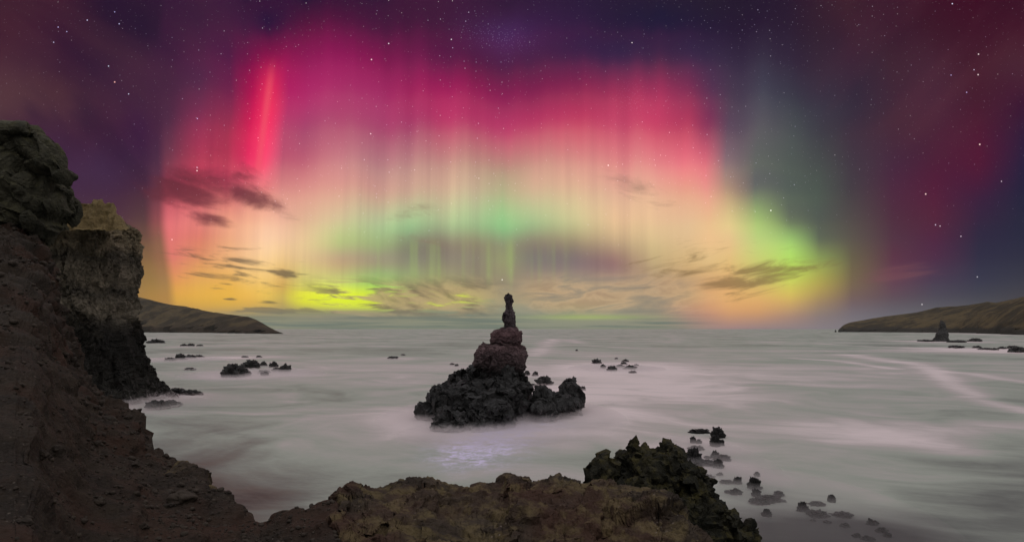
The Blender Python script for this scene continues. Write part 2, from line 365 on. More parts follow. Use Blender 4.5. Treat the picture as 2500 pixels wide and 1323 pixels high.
def worley(p, seed=0, plane=False):
    p = np.asarray(p, dtype=np.float64)
    i = np.floor(p).astype(np.int64); f = p - i
    n = len(p); f1 = np.full(n, 9.0); f2 = np.full(n, 9.0); cr = np.zeros(n); pl = np.zeros(n)
    for a in (-1, 0, 1):
        for b in (-1, 0, 1):
            for c in (-1, 0, 1):
                h = _hash(i[:, 0] + a, i[:, 1] + b, i[:, 2] + c, seed)
                q = np.stack([a + (h & 1023) / 1023.0, b + ((h >> 10) & 1023) / 1023.0, c + ((h >> 20) & 1023) / 1023.0], 1)
                d = np.sqrt(((q - f) ** 2).sum(1))
                m1 = d < f1
                f2 = np.where(m1, f1, np.minimum(f2, d))
                cr = np.where(m1, (h >> 3 & 255) / 255.0, cr)
                f1 = np.where(m1, d, f1)
                if plane:
                    rd_ = np.stack([((h >> 5) & 255) / 127.5 - 1, ((h >> 13) & 255) / 127.5 - 1, ((h >> 21) & 255) / 127.5 - 1], 1)
                    pl = np.where(m1, ((f - q) * rd_).sum(1), pl)
    return (f1, f2, cr, pl) if plane else (f1, f2, cr)

# ------------------------------------------------------------------ mesh helpers
def mesh_np(name, v, faces, mat=None, smooth=True):
    me = bpy.data.meshes.new(name)
    v = np.asarray(v, dtype=np.float64); faces = np.asarray(faces, dtype=np.int64)
    k = faces.shape[1]
    me.vertices.add(len(v)); me.vertices.foreach_set("co", v.astype(np.float32).ravel())
    me.loops.add(faces.size); me.loops.foreach_set("vertex_index", faces.astype(np.int32).ravel())
    me.polygons.add(len(faces))
    me.polygons.foreach_set("loop_start", (np.arange(len(faces)) * k).astype(np.int32))
    me.update(calc_edges=True)
    me.validate()
    if mat: me.materials.append(mat)
    me.polygons.foreach_set("use_smooth", np.full(len(me.polygons), smooth, dtype=bool))
    me.update()
    return me
def coords(me):
    a = np.empty(len(me.vertices) * 3, dtype=np.float32); me.vertices.foreach_get("co", a)
    return a.reshape(-1, 3).astype(np.float64)
def normals(me):
    a = np.empty(len(me.vertices) * 3, dtype=np.float32); me.vertices.foreach_get("normal", a)
    return a.reshape(-1, 3).astype(np.float64)
def set_co(me, v):
    me.vertices.foreach_set("co", v.astype(np.float32).ravel()); me.update()
def put(name, me, parent=None, label=None, cat=None, group=None, kind=None, loc=None):
    o = bpy.data.objects.new(name, me); COL.objects.link(o)
    if parent is not None: o.parent = parent
    if loc is not None: o.location = loc
    for k, v in (("label", label), ("category", cat), ("group", group), ("kind", kind)):
        if v: o[k] = v
    return o
def gridfaces(nu, nv, wrap=False):
    i = np.arange(nu if wrap else nu - 1)[:, None]; j = np.arange(nv - 1)[None, :]
    i2 = (i + 1) % nu
    a = i * nv + j; b = i2 * nv + j; c = i2 * nv + j + 1; d = i * nv + j + 1
    return np.stack([a, b, c, d], -1).reshape(-1, 4)
def recentre(me, base):
    v = coords(me); set_co(me, v - np.array(base)); return Vector(base)
def interp(x, pts, k):
    return np.interp(x, [p[0] for p in pts], [p[k] for p in pts])

def rough_rock(me, L, amp, seed, strata=0.0, facet=0.5, fine=0.35, zs=1.0):
    """weather a mesh: ridges, broken facets with cracks, fine grit, optional bedding"""
    v = coords(me); n = normals(me)
    q = v * np.array([1, 1, zs]) / L
    warp = np.stack([fbm(q * 0.8 + 5, 2, seed + 1), fbm(q * 0.8 + 9, 2, seed + 2), fbm(q * 0.8 + 13, 2, seed + 3)], 1)
    q = q + warp * 0.35
    d = amp * 0.75 * ridged(q, 4, seed + 4)
    f1, f2, cr, pl = worley(q * 1.5 * np.array([1, 1, 0.8]), seed + 5, True)
    k_ = np.clip((f2 - f1) / 0.05, 0, 1); d += amp * facet * (k_ * (0.45 * (cr - 0.5) + 1.0 * pl) - 0.18 * (1 - k_))
    sh = np.stack([np.sin(cr * 40.0), np.cos(cr * 57.0), np.sin(cr * 91.0) * 0.6], 1) * (amp * facet * 0.30)
    f1, f2, cr, pl = worley(q * 3.7 + 2, seed + 6, True)
    k_ = np.clip((f2 - f1) / 0.06, 0, 1); d += amp * fine * (k_ * (0.36 * (cr - 0.5) + 0.8 * pl) - 0.14 * (1 - k_))
    sh = sh + np.stack([np.sin(cr * 40.0), np.cos(cr * 57.0), np.sin(cr * 91.0) * 0.6], 1) * (amp * fine * 0.16)
    f1, f2, cr, pl = worley(q * 9.5, seed + 16, True)
    k_ = np.clip((f2 - f1) / 0.15, 0, 1); d += amp * fine * 0.45 * k_ * (0.34 * (cr - 0.5) + 0.7 * pl)
    d += amp * fine * 0.40 * ridged(q * 7.0, 4, seed + 7)
    if strata:
        zz = v[:, 2] / strata + 0.8 * fbm(q * 0.7, 2, seed + 8)
        d += amp * 0.45 * perlin(np.stack([zz * 1.0, zz * 0 + 0.5, q[:, 0] * 0.15], 1), seed + 9)
    v2 = v + n * d[:, None] + sh
    set_co(me, v2)
    me.set_sharp_from_angle(angle=R(38))
    return me

def blobs_mesh(name, blobs, voxel, mat):
    """one body grown from overlapping ellipsoids: (centre, radii, euler)"""
    bm = bmesh.new()
    for c, r, e in blobs:
        M = Matrix.Translation(c) @ Euler(e).to_matrix().to_4x4() @ Matrix.Diagonal((r[0], r[1], r[2], 1))
        bmesh.ops.create_icosphere(bm, subdivisions=4, radius=1.0, matrix=M)
    me = bpy.data.meshes.new("tmp"); bm.to_mesh(me); bm.free()
    o = bpy.data.objects.new("tmp", me); COL.objects.link(o)
    md = o.modifiers.new("r", 'REMESH'); md.mode = 'VOXEL'; md.voxel_size = voxel; md.use_smooth_shade = True
    dg = bpy.context.evaluated_depsgraph_get()
    out = bpy.data.meshes.new_from_object(o.evaluated_get(dg))
    bpy.data.objects.remove(o); bpy.data.meshes.remove(me)
    out.name = name; out.materials.clear(); out.materials.append(mat)
    out.polygons.foreach_set("use_smooth", np.full(len(out.polygons), True, dtype=bool))
    return out

# ------------------------------------------------------------------ materials
FOAM = (0.66, 0.585, 0.60)
def rock_mat(name, dark, light, spot=None, spot_amt=0.5, size=1.0, wet=0.0, foam=0.0, bump=0.6, strata=None, red=None, upper=None, rough=0.85):
    m = bpy.data.materials.new(name); m.use_nodes = True
    t = m.node_tree; t.nodes.clear(); g = G(t)
    geo = g.n.new("ShaderNodeNewGeometry"); pos = geo.outputs['Position']
    nx, ny, nz = g.sep(geo.outputs['Normal'])
    x, y, z = g.sep(pos)
    a = g.noise(pos, 0.9 / size, 6.0, 0.62)
    b = g.noise(pos, 5.5 / size, 5.0, 0.65)
    col = g.mix(g.ss(g.add(g.mul(a, 0.6), g.mul(b, 0.4)), 0.36, 0.66), (*dark, 1), (*light, 1))
    if strata:      # bedding colours, some with shade painted in: list of (z, colour)
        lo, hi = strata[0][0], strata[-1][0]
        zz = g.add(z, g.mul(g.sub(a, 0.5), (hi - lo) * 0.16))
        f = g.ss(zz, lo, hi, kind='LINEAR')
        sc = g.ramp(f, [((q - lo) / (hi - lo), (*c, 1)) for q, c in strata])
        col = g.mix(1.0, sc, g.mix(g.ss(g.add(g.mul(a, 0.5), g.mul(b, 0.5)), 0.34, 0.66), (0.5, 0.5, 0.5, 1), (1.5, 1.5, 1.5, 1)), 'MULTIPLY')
    if red:         # broad rusty patches
        c = g.noise(pos, 0.35 / size, 4.0, 0.6)
        col = g.mix(g.mul(g.ss(c, 0.44, 0.66), 0.8), col, (*red, 1))
    if spot:        # lichen or moss on faces turned up
        s = g.noise(pos, 2.3 / size, 5.0, 0.62)
        col = g.mix(g.mul(g.mul(g.ss(s, 0.44, 0.64), g.ss(nz, -0.1, 0.55, 0.15, 1.0)), spot_amt), col, (*spot, 1))
    if upper:       # pale grains
        vn = g.voro(pos, 9.0 / size)
        k = g.mul(g.ss(vn.outputs['Distance'], 0.22, 0.10), g.ss(g.noise(pos, 1.3 / size, 3.0, 0.6), 0.5, 0.66))
        col = g.mix(g.mul(k, 0.8), col, (*upper, 1))
    rg = rough
    if foam:        # sea foam washed over the foot of the rock
        zz = g.add(z, g.mul(g.sub(g.noise(pos, 1.1, 4.0, 0.6), 0.5), foam * 1.4))
        k = g.ss(zz, foam, -0.05)
        k2 = g.mul(g.ss(g.noise(g.xyz(g.mul(x, 1.3), g.mul(y, 1.3), g.mul(z, 0.3)), 1.0, 4.0, 0.6), 0.56, 0.70), g.ss(z, foam * 3.5, 0.0, 0.0, 0.35))
        col = g.mix(g.mx(k, k2), col, (*FOAM, 1))
    bs = g.n.new("ShaderNodeBsdfPrincipled")
    g.put(bs.inputs['Base Color'], col); bs.inputs['Roughness'].default_value = rg
    bs.inputs['Specular IOR Level'].default_value = 0.25 + wet
    if wet: bs.inputs['Roughness'].default_value = 0.55
    bp = g.n.new("ShaderNodeBump"); bp.inputs['Strength'].default_value = bump; bp.inputs['Distance'].default_value = 0.16 * size
    h = g.add(g.mul(g.noise(pos, 3.2 / size, 8.0, 0.68), 1.0), g.mul(g.voro(pos, 7.0 / size, 'DISTANCE_TO_EDGE').outputs['Distance'], 0.5))
    g.put(bp.inputs['Height'], h); g.l.new(bp.outputs[0], bs.inputs['Normal'])
    o = g.n.new("ShaderNodeOutputMaterial"); g.l.new(bs.outputs[0], o.inputs[0])
    return m

M_dirt = rock_mat("red_brown_dirt", (0.021, 0.0155, 0.0115), (0.047, 0.034, 0.024), size=0.5, red=(0.050, 0.024, 0.015), upper=(0.15, 0.125, 0.105), bump=0.9)
M_stone = rock_mat("loose_stone", (0.028, 0.022, 0.018), (0.07, 0.055, 0.043), size=0.2, bump=0.5)
M_ledge = rock_mat("brown_ledge_rock", (0.028, 0.021, 0.016), (0.085, 0.064, 0.045), spot=(0.190, 0.145, 0.068), spot_amt=0.65, size=0.7, red=(0.075, 0.036, 0.024), upper=(0.30, 0.24, 0.20), bump=1.0)
M_moss = rock_mat("mossy_lava", (0.009, 0.010, 0.007), (0.036, 0.034, 0.022), spot=(0.085, 0.072, 0.022), spot_amt=0.7, size=1.6, bump=1.0, foam=0.8)
M_black = rock_mat("wet_black_lava", (0.006, 0.006, 0.0062), (0.028, 0.028, 0.0285), size=2.2, wet=0.3, foam=1.1, bump=1.0)
M_sea = rock_mat("wet_sea_rock", (0.010, 0.010, 0.010), (0.040, 0.039, 0.039), size=1.6, wet=0.3, foam=0.7, bump=1.0)
M_red = rock_mat("rusty_stack_rock", (0.02, 0.02, 0.02), (0.1500, 0.1350, 0.1370), size=2.4, bump=1.0,
    strata=[(4, (0.016, 0.0155, 0.016)), (8, (0.022, 0.020, 0.021)), (9.6, (0.0930, 0.0675, 0.0699)), (11.2, (0.1080, 0.0756, 0.0795)), (12.6, (0.1650, 0.1053, 0.1123)), (13.4, (0.0900, 0.0594, 0.0630)), (15, (0.1575, 0.0918, 0.0986)), (17, (0.1200, 0.0810, 0.0877))])
M_spire = rock_mat("dark_spire_rock", (0.0394, 0.0337, 0.0371), (0.1218, 0.0986, 0.1067), size=1.8, bump=1.0)
M_cliff = rock_mat("layered_cliff_rock", (0.0267, 0.0243, 0.0219), (0.1452, 0.1320, 0.1069), size=4.0, foam=1.6, bump=1.0,  # real bedding, plus undercut and lower recess shade painted in as dark bands
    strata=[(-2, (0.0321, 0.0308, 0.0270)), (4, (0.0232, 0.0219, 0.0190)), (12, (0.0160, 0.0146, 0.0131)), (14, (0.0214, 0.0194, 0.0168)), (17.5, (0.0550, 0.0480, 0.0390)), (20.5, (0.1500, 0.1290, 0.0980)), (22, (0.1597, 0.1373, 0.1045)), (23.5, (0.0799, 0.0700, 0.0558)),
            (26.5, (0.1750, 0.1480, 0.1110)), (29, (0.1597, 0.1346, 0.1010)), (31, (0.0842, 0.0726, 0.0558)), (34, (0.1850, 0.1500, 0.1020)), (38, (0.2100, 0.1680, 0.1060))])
M_tuff = rock_mat("ochre_tuff", (0.1487, 0.1053, 0.0461), (0.2856, 0.2128, 0.0980), size=2.0, bump=1.0)
M_crop = rock_mat("grey_green_outcrop", (0.0379, 0.0372, 0.0264), (0.1115, 0.1053, 0.0754), spot=(0.1059, 0.1000, 0.0452), spot_amt=0.5, size=1.2, bump=0.9)

M_drown = rock_mat("drowned_rock", (0.010, 0.010, 0.010), (0.030, 0.029, 0.029), size=1.2, wet=0.15, foam=0.03, bump=1.0)
def hill_mat(name, grass, scrub, rockc, cliff_z):
    m = bpy.data.materials.new(name); m.use_nodes = True
    t = m.node_tree; t.nodes.clear(); g = G(t)
    geo = g.n.new("ShaderNodeNewGeometry"); pos = geo.outputs['Position']
    x, y, z = g.sep(pos); nx, ny, nz = g.sep(geo.outputs['Normal'])
    a = g.noise(pos, 0.008, 8.0, 0.68); b = g.noise(pos, 0.035, 7.0, 0.72)
    col = g.mix(g.ss(a, 0.44, 0.57), (*scrub, 1), (*grass, 1))
    col = g.mix(g.mul(g.ss(b, 0.52, 0.70), 0.6), col, (*scrub, 1))
    zz = g.add(z, g.mul(g.sub(a, 0.5), cliff_z * 1.6))
    col = g.mix(g.ss(zz, cliff_z * 1.25, cliff_z * 0.75), col, g.mix(b, (*[c * 0.5 for c in rockc], 1), (*[c * 1.4 for c in rockc], 1)))
    bs = g.n.new("ShaderNodeBsdfPrincipled"); g.put(bs.inputs['Base Color'], col)
    bs.inputs['Roughness'].default_value = 0.95; bs.inputs['Specular IOR Level'].default_value = 0.1
    bp = g.n.new("ShaderNodeBump"); bp.inputs['Strength'].default_value = 0.8; bp.inputs['Distance'].default_value = 6.0
    g.put(bp.inputs['Height'], b); g.l.new(bp.outputs[0], bs.inputs['Normal'])
    o = g.n.new("ShaderNodeOutputMaterial"); g.l.new(bs.outputs[0], o.inputs[0])
    return m
M_hill_a = hill_mat("dry_hillside", (0.105, 0.076, 0.040), (0.042, 0.032, 0.020), (0.050, 0.036, 0.025), 30.0)
M_hill_b = hill_mat("tussock_hillside", (0.112, 0.080, 0.036), (0.036, 0.027, 0.015), (0.026, 0.022, 0.018), 22.0)

# ------------------------------------------------------------------ sea
ROCK_FOOT = []      # (x, y, radius, strength): places where the swell breaks white
for (px, py, r, k) in ((1150, 1040, 17, .9), (1060, 1020, 12, .7), (1390, 1005, 12, .8), (1330, 960, 20, .6), (620, 915, 16, .8), (565, 920, 9, .7), (330, 985, 20, .5), (440, 965, 10, .5),
                       (1500, 900, 22, .7), (1730, 1090, 7, .4), (1760, 1150, 6, .4), (450, 876, 26, .6), (2300, 834, 60, .8), (2390, 852, 40, .7), (2470, 858, 50, .7), (970, 875, 26, .4), (612, 872, 25, .4)):
    d = DW(py); ROCK_FOOT.append(((px - 1250) / F * d, d, r, k))
def line_pts(pp): return np.array([((px - 1250) / F * DW(py), DW(py)) for px, py in pp])
STREAKS = [(line_pts([(2040, 808.8), (2200, 811), (2330, 813.5), (2500, 819)]), 0.02, 0.3), (line_pts([(2075, 866), (2150, 878), (2230, 888), (2290, 905), (2310, 925), (2345, 950), (2400, 975), (2500, 1004), (2600, 1030)]), 0.044, 0.32),
           (line_pts([(2290, 905), (2380, 912), (2450, 925), (2520, 935)]), 0.034, 0.24),
           (line_pts([(1415, 838), (1390, 829), (1350, 828), (1330, 845), (1312, 858), (1308, 870)]), 0.030, 0.22),
           (line_pts([(1330, 845), (1400, 842), (1520, 848)]), 0.030, 0.25),
           (line_pts([(1940, 874), (2060, 882), (2180, 900)]), 0.025, 0.30),
           (line_pts([(1990, 838), (2120, 846), (2330, 852), (2500, 860)]), 0.022, 0.30),
           (line_pts([(2020, 1040), (2110, 1050), (2220, 1075), (2330, 1100)]), 0.12, 0.26),
           (line_pts([(2230, 1035), (2320, 1045), (2430, 1050)]), 0.10, 0.18)]
na, nr = 620, 520
ang = np.linspace(-1.15, 1.15, na)
# rows: dense where the picture needs it, out to the horizon
rows = np.concatenate([np.linspace(1700, 1330, 40), np.linspace(1323, 830, 400)[:-1], np.geomspace(27, 0.35, nr - 439)])
rd = np.concatenate([H * F / (rows[:439] - HOR), H * F / rows[439:]])
A, D = np.meshgrid(ang, rd, indexing='ij')
X = np.tan(A) * D; Y = D
vx = np.stack([X.ravel(), Y.ravel(), np.zeros(X.size)], 1)
p2 = vx.copy()
rng = np.hypot(vx[:, 0], vx[:, 1])
q = np.stack([vx[:, 0], vx[:, 1], vx[:, 0] * 0], 1)
w1 = fbm(q / 38.0 + 2.2, 3, 71); w2 = fbm(q / 38.0 + 8.8, 3, 72)
qw = q + np.stack([w1, w2, w1 * 0], 1) * 16.0
c30, s30 = math.cos(R(24)), math.sin(R(24))
al = qw[:, 0] * c30 - qw[:, 1] * s30; ac = qw[:, 0] * s30 + qw[:, 1] * c30
st_ = np.stack([al / 46.0, ac / 19.0, al * 0], 1)
foam = 0.55 + 0.15 * fbm(st_, 5, 73, 0.55)
foam += 0.20 * fbm(q / 130.0 + 4, 3, 74)
sw = np.stack([qw[:, 0] / 34.0, qw[:, 1] / 26.0, q[:, 0] * 0], 1)
foam += 0.20 * fbm(sw + 0.5 * np.stack([w1, w2, w1 * 0], 1), 5, 79, 0.55) * np.clip(1.35 - rng / 260, 0, 1)
foam += 0.08 * fbm(np.stack([al / 16.0, ac / 5.5, al * 0], 1), 4, 75, 0.55) * np.clip(1.5 - rng / 220, 0, 1)
# broad bands: surf zone white round the stack, darker water, bottom-right vignette painted into foam
for (px, py, rx, ry, k) in ((1620, 915, 420, 60, .25), (900, 905, 400, 40, .12), (560, 985, 240, 50, -.06), (900, 1010, 160, 40, -.10), (1560, 940, 160, 35, .15), (1960, 955, 120, 40, -.08),
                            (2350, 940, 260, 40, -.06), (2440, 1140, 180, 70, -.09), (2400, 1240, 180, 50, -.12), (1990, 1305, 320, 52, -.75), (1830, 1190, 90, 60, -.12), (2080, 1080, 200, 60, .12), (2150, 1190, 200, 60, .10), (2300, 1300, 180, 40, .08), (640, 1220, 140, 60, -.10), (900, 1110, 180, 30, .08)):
    d0 = DW(py); x0 = (px - 1250) / F * d0
    pxs = 1250 + vx[:, 0] / vx[:, 1] * F
    rx_m = rx / F * d0; ry_m = abs(DW(py - ry) - DW(py + ry)) / 2
    e = ((vx[:, 0] - x0) / rx_m) ** 2 + ((vx[:, 1] - d0) / ry_m) ** 2
    foam += k * np.exp(-e * 1.2)
pyv = HOR + H * F / vx[:, 1]
pxv = 1250 + vx[:, 0] / vx[:, 1] * F
sm_ = lambda t: np.clip(t, 0, 1) ** 2 * (3 - 2 * np.clip(t, 0, 1))
foam -= 0.20 * sm_((pyv - 1060) / 240) * (1 - 0.6 * np.exp(-((pxv - 2150) / 260) ** 2) * sm_((1260 - pyv) / 100))  # nearest rows darkened: vignette painted in as thinner foam
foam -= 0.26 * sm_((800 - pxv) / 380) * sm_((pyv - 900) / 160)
foam += 0.16 * np.exp(-((pxv - 1640) / 380) ** 2) * sm_((1030 - pyv) / 110) * sm_((pyv - 850) / 40)
far = np.clip((vx[:, 1] - 260) / 420.0, 0, 1)
foam += far * 0.02 * np.clip(1.0 - np.maximum(vx[:, 0] / vx[:, 1] - 0.25, 0) * 2.5, 0.15, 1)
for (x0, y0, r, k) in ROCK_FOOT:
    foam += 0.6 * k * np.exp(-(((vx[:, 0] - x0) ** 2 + (vx[:, 1] - y0) ** 2) / r ** 2))
def seg_dist(p, L):
    best = np.full(len(p), 1e9)
    for a_, b_ in zip(L[:-1], L[1:]):
        ab = b_ - a_; tt = np.clip(((p - a_) @ ab) / (ab @ ab), 0, 1)
        best = np.minimum(best, np.hypot(*(p - (a_ + tt[:, None] * ab)).T))
    return best
pw = vx[:, :2] + np.stack([w1, w2], 1) * 2.0 + 0.9 * np.stack([perlin(q / 6.0, 5), perlin(q / 6.0, 6)], 1)
for L, wd, k in STREAKS:
    dd = seg_dist(pw, L) / (np.maximum(vx[:, 1], 1) * wd)
    foam += k * np.exp(-(dd ** 2) * 3.0)
foam = np.clip(foam, 0, 1)
# violet light on the churn before the stack, painted into its colour
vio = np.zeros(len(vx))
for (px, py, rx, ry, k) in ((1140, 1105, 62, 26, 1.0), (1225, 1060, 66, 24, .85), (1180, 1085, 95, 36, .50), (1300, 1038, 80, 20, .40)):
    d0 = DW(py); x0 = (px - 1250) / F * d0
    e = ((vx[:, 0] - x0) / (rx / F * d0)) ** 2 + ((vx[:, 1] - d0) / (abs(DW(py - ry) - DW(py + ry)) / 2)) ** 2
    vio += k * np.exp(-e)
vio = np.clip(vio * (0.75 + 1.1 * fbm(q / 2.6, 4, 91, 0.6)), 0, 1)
# slow swell, gentle heaps of foam where the sea meets rock
vx[:, 2] = 0.10 * fbm(q / 14.0, 3, 77) * np.clip(1.2 - rng / 400, 0, 1)

def water_mat():
    m = bpy.data.materials.new("milky_sea"); m.use_nodes = True
    t = m.node_tree; t.nodes.clear(); g = G(t)
    at = g.n.new("ShaderNodeAttribute"); at.attribute_name = "foam"
    av = g.n.new("ShaderNodeAttribute"); av.attribute_name = "painted_violet_light"
    geo = g.n.new("ShaderNodeNewGeometry"); pos = geo.outputs['Position']
    x, y, z = g.sep(pos)
    e = g.sub(g.mul(x, c30), g.mul(y, s30)); f_ = g.add(g.mul(x, s30), g.mul(y, c30))
    n = g.noise(g.xyz(g.mul(e, 0.16), g.mul(f_, 0.62)), 1.0, 6.0, 0.6, 0.4)
    n2 = g.noise(g.xyz(g.mul(e, 0.9), g.mul(f_, 2.2)), 1.0, 5.0, 0.6, 0.5)
    f = g.add(at.outputs['Fac'], g.add(g.mul(g.sub(n, 0.5), 0.14), g.mul(g.sub(n2, 0.5), 0.14)))
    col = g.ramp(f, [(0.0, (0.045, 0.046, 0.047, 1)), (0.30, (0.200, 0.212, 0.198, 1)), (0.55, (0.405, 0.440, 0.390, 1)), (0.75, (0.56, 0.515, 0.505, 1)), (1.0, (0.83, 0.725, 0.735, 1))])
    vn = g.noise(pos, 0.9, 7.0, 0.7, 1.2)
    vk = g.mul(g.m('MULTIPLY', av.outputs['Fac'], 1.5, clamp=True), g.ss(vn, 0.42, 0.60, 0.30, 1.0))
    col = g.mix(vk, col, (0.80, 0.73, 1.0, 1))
    bs = g.n.new("ShaderNodeBsdfPrincipled"); g.put(bs.inputs['Base Color'], col)
    g.put(bs.inputs['Roughness'], g.ss(f, 0.10, 0.60, 0.38, 0.6)); bs.inputs['IOR'].default_value = 1.33; bs.inputs['Specular IOR Level'].default_value = 0.11
    bp = g.n.new("ShaderNodeBump"); bp.inputs['Strength'].default_value = 0.05; bp.inputs['Distance'].default_value = 0.4
    g.put(bp.inputs['Height'], n); g.l.new(bp.outputs[0], bs.inputs['Normal'])
    o = g.n.new("ShaderNodeOutputMaterial"); g.l.new(bs.outputs[0], o.inputs[0])
    return m
M_water = water_mat()
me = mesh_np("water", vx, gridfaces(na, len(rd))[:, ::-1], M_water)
for nm, arr in (("foam", foam), ("painted_violet_light", vio)):
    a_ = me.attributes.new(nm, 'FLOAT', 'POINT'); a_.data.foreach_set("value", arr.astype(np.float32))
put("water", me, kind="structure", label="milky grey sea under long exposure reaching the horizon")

# ------------------------------------------------------------------ headlands
def headland(name, top, base, depth, width, mat, seed, label, gully, cliff_frac=0.3, x_ext=None):
    n = 260
    pxs = np.linspace(top[0][0], top[-1][0], n)
    ty = interp(pxs, top, 1); dd = interp(pxs, depth, 1); ww = interp(pxs, width, 1)
    prof = [(0.0, -2.0 / 100), (0.02, 0.02), (0.06, cliff_frac * 0.65), (0.12, cliff_frac), (0.3, cliff_frac + (1 - cliff_frac) * 0.36), (0.6, cliff_frac + (1 - cliff_frac) * 0.72), (0.85, 0.95), (1.0, 1.0), (1.3, 0.9), (2.0, 0.35), (2.6, -0.05)]
    ts = np.concatenate([np.linspace(0, 1, 70), np.linspace(1.05, 2.6, 16)])
    V_ = []
    for i in range(n):
        yr = dd[i] + ww[i]
        hz = max(H - (ty[i] - HOR) / F * yr, 0.5)
        u = (pxs[i] - 1250) / F
        for t_ in ts:
            yy = dd[i] + ww[i] * t_
            V_.append((u * yy, yy, hz * np.interp(t_, [p[0] for p in prof], [p[1] for p in prof])))
    V_ = np.array(V_)
    T_ = np.tile(ts, n); k = np.clip(T_ / 0.15, 0, 1) * np.clip((1.0 - T_) / 0.25, 0.10, 1)
    sc = gully
    p_ = V_ * np.array([1, 1, 0.6]) / sc
    hmax = np.repeat(np.maximum(H - (ty - HOR) / F * (dd + ww), 0.5), len(ts))
    V_[:, 2] += k * hmax * (0.16 * ridged(p_, 5, seed) + 0.05 * fbm(p_ * 3, 4, seed + 3))
    V_[:, 1] += np.clip(1 - np.abs(T_ - 0.05) / 0.12, 0, 1) * sc * 0.35 * fbm(p_ * 2.5, 4, seed + 5)
    me = mesh_np(name, V_, gridfaces(n, len(ts)), mat)
    return put(name, me, kind="structure", label=label)
headland("hill", [(150, 700), (250, 705), (330, 725), (355, 729), (400, 741), (425, 745), (455, 748), (480, 755), (520, 762), (560, 768), (605, 773), (625, 780), (640, 788), (655, 797), (668, 804), (676, 808), (690, 813)],
         None, [(150, 3300), (340, 2900), (500, 2500), (640, 2050), (690, 2000)], [(150, 900), (340, 800), (560, 500), (640, 300), (690, 60)], M_hill_a, 201, "dry brown headland sloping down to the sea beyond the left cliff", 230.0, 0.22)
headland("hill", [(2046, 806), (2052, 800), (2060, 793), (2075, 787), (2110, 781), (2160, 772), (2210, 766), (2240, 762), (2285, 751), (2330, 748), (2365, 745), (2400, 739), (2415, 738), (2430, 740), (2460, 734), (2500, 726), (2650, 705), (2900, 680)],
         None, [(2046, 3300), (2060, 3200), (2330, 2500), (2500, 1650), (2900, 1300)], [(2046, 40), (2075, 260), (2160, 600), (2330, 800), (2500, 900), (2900, 900)], M_hill_b, 301, "tussock covered headland along the right horizon", 260.0, 0.24)

# ------------------------------------------------------------------ the tall sea stack
SD = 114.0
def lathe_rock(name, prof, d, depth_k, nz, na_, mat, sq=2.4):
    """prof: (row, left column, right column) outline at distance d; the section is a rounded block as deep as it is wide times depth_k"""
    pr = sorted(prof)
    rows_ = np.linspace(pr[0][0], pr[-1][0], nz)
    L = interp(rows_, pr, 1); Rr = interp(rows_, pr, 2)
    th = np.linspace(0, 2 * math.pi, na_, endpoint=False)
    V_ = []
    for a_ in th:
        c, s = math.cos(a_), math.sin(a_)
        cc = math.copysign(abs(c) ** (2 / sq), c); sn = math.copysign(abs(s) ** (2 / sq), s)
        cx = (L + Rr) / 2; hw = (Rr - L) / 2
        xx = (cx + hw * cc - 1250) / F * d
        yy = d + hw / F * d * depth_k * sn
        zz = H - (rows_ - HOR) / F * d
        V_.append(np.stack([xx, yy, zz], 1))
    V_ = np.concatenate(V_)
    fa = gridfaces(na_, nz, True)
    top = np.arange(na_) * nz
    me = mesh_np(name, V_, fa[:, ::-1], mat)
    bm = bmesh.new(); bm.from_mesh(me)
    bm.verts.ensure_lookup_table()
    bmesh.ops.recalc_face_normals(bm, faces=bm.faces)
    tv = [bm.verts[int(i)] for i in top]
    bmesh.ops.contextual_create(bm, geom=tv)
    bmesh.ops.triangulate(bm, faces=[f for f in bm.faces if len(f.verts) > 4])
    bmesh.ops.recalc_face_normals(bm, faces=bm.faces)
    bm.to_mesh(me); bm.free()
    me.polygons.foreach_set("use_smooth", np.full(len(me.polygons), True, dtype=bool))
    return me
stack = put("sea_stack", None, label="tall tapering rock stack with a slim spire rising from the foaming sea", cat="sea stack", loc=((1225 - 1250) / F * SD, SD, 0))
spire = lathe_rock("spire", [(714.5, 1238.5, 1242.1), (718, 1235.8, 1244.8), (723, 1233.1, 1248.4), (730, 1232.2, 1252.0), (738, 1233.1, 1252.9), (746, 1234.9, 1250.2), (754, 1234.9, 1249.3), (760, 1232.2, 1252.0), (766, 1228.6, 1254.7), (776, 1227.7, 1256.5), (784, 1227.7, 1259.2), (790, 1232.2, 1259.2), (798, 1232.2, 1259.2), (804, 1226, 1261), (812, 1218, 1262), (822, 1212, 1262)], SD, 0.85, 130, 110, M_spire)
rough_rock(spire, 1.4, 0.36, 13, facet=0.9, zs=0.5)
rough_rock(spire, 0.6, 0.14, 12)
tier = lathe_rock("upper_tier", [(800, 1234, 1252), (805, 1216, 1266), (812, 1206, 1271), (820, 1200, 1274), (828, 1198, 1274), (836, 1199, 1272), (842, 1202, 1266), (850, 1206, 1262)], SD, 0.95, 90, 150, M_red)
rough_rock(tier, 2.4, 0.42, 21, strata=0.8, facet=0.8)
rough_rock(tier, 0.8, 0.14, 22)
col_ = lathe_rock("column", [(836, 1218, 1252), (840, 1196, 1262), (846, 1176, 1272), (853, 1166, 1280), (862, 1161, 1284), (874, 1160, 1285), (884, 1157, 1284), (893, 1161, 1281), (902, 1168, 1280), (910, 1173, 1277), (918, 1174, 1276), (930, 1170, 1278), (950, 1165, 1280)], SD, 0.95, 150, 220, M_red, sq=2.05)
rough_rock(col_, 3.2, 0.75, 31, strata=1.4, facet=0.8)
rough_rock(col_, 1.2, 0.28, 32)
def PB(px, py, d, rx, ry, rd_, e=(0, 0, 0)):
    return (P(px, py, d), (rx / F * d, rd_, ry / F * d), e)
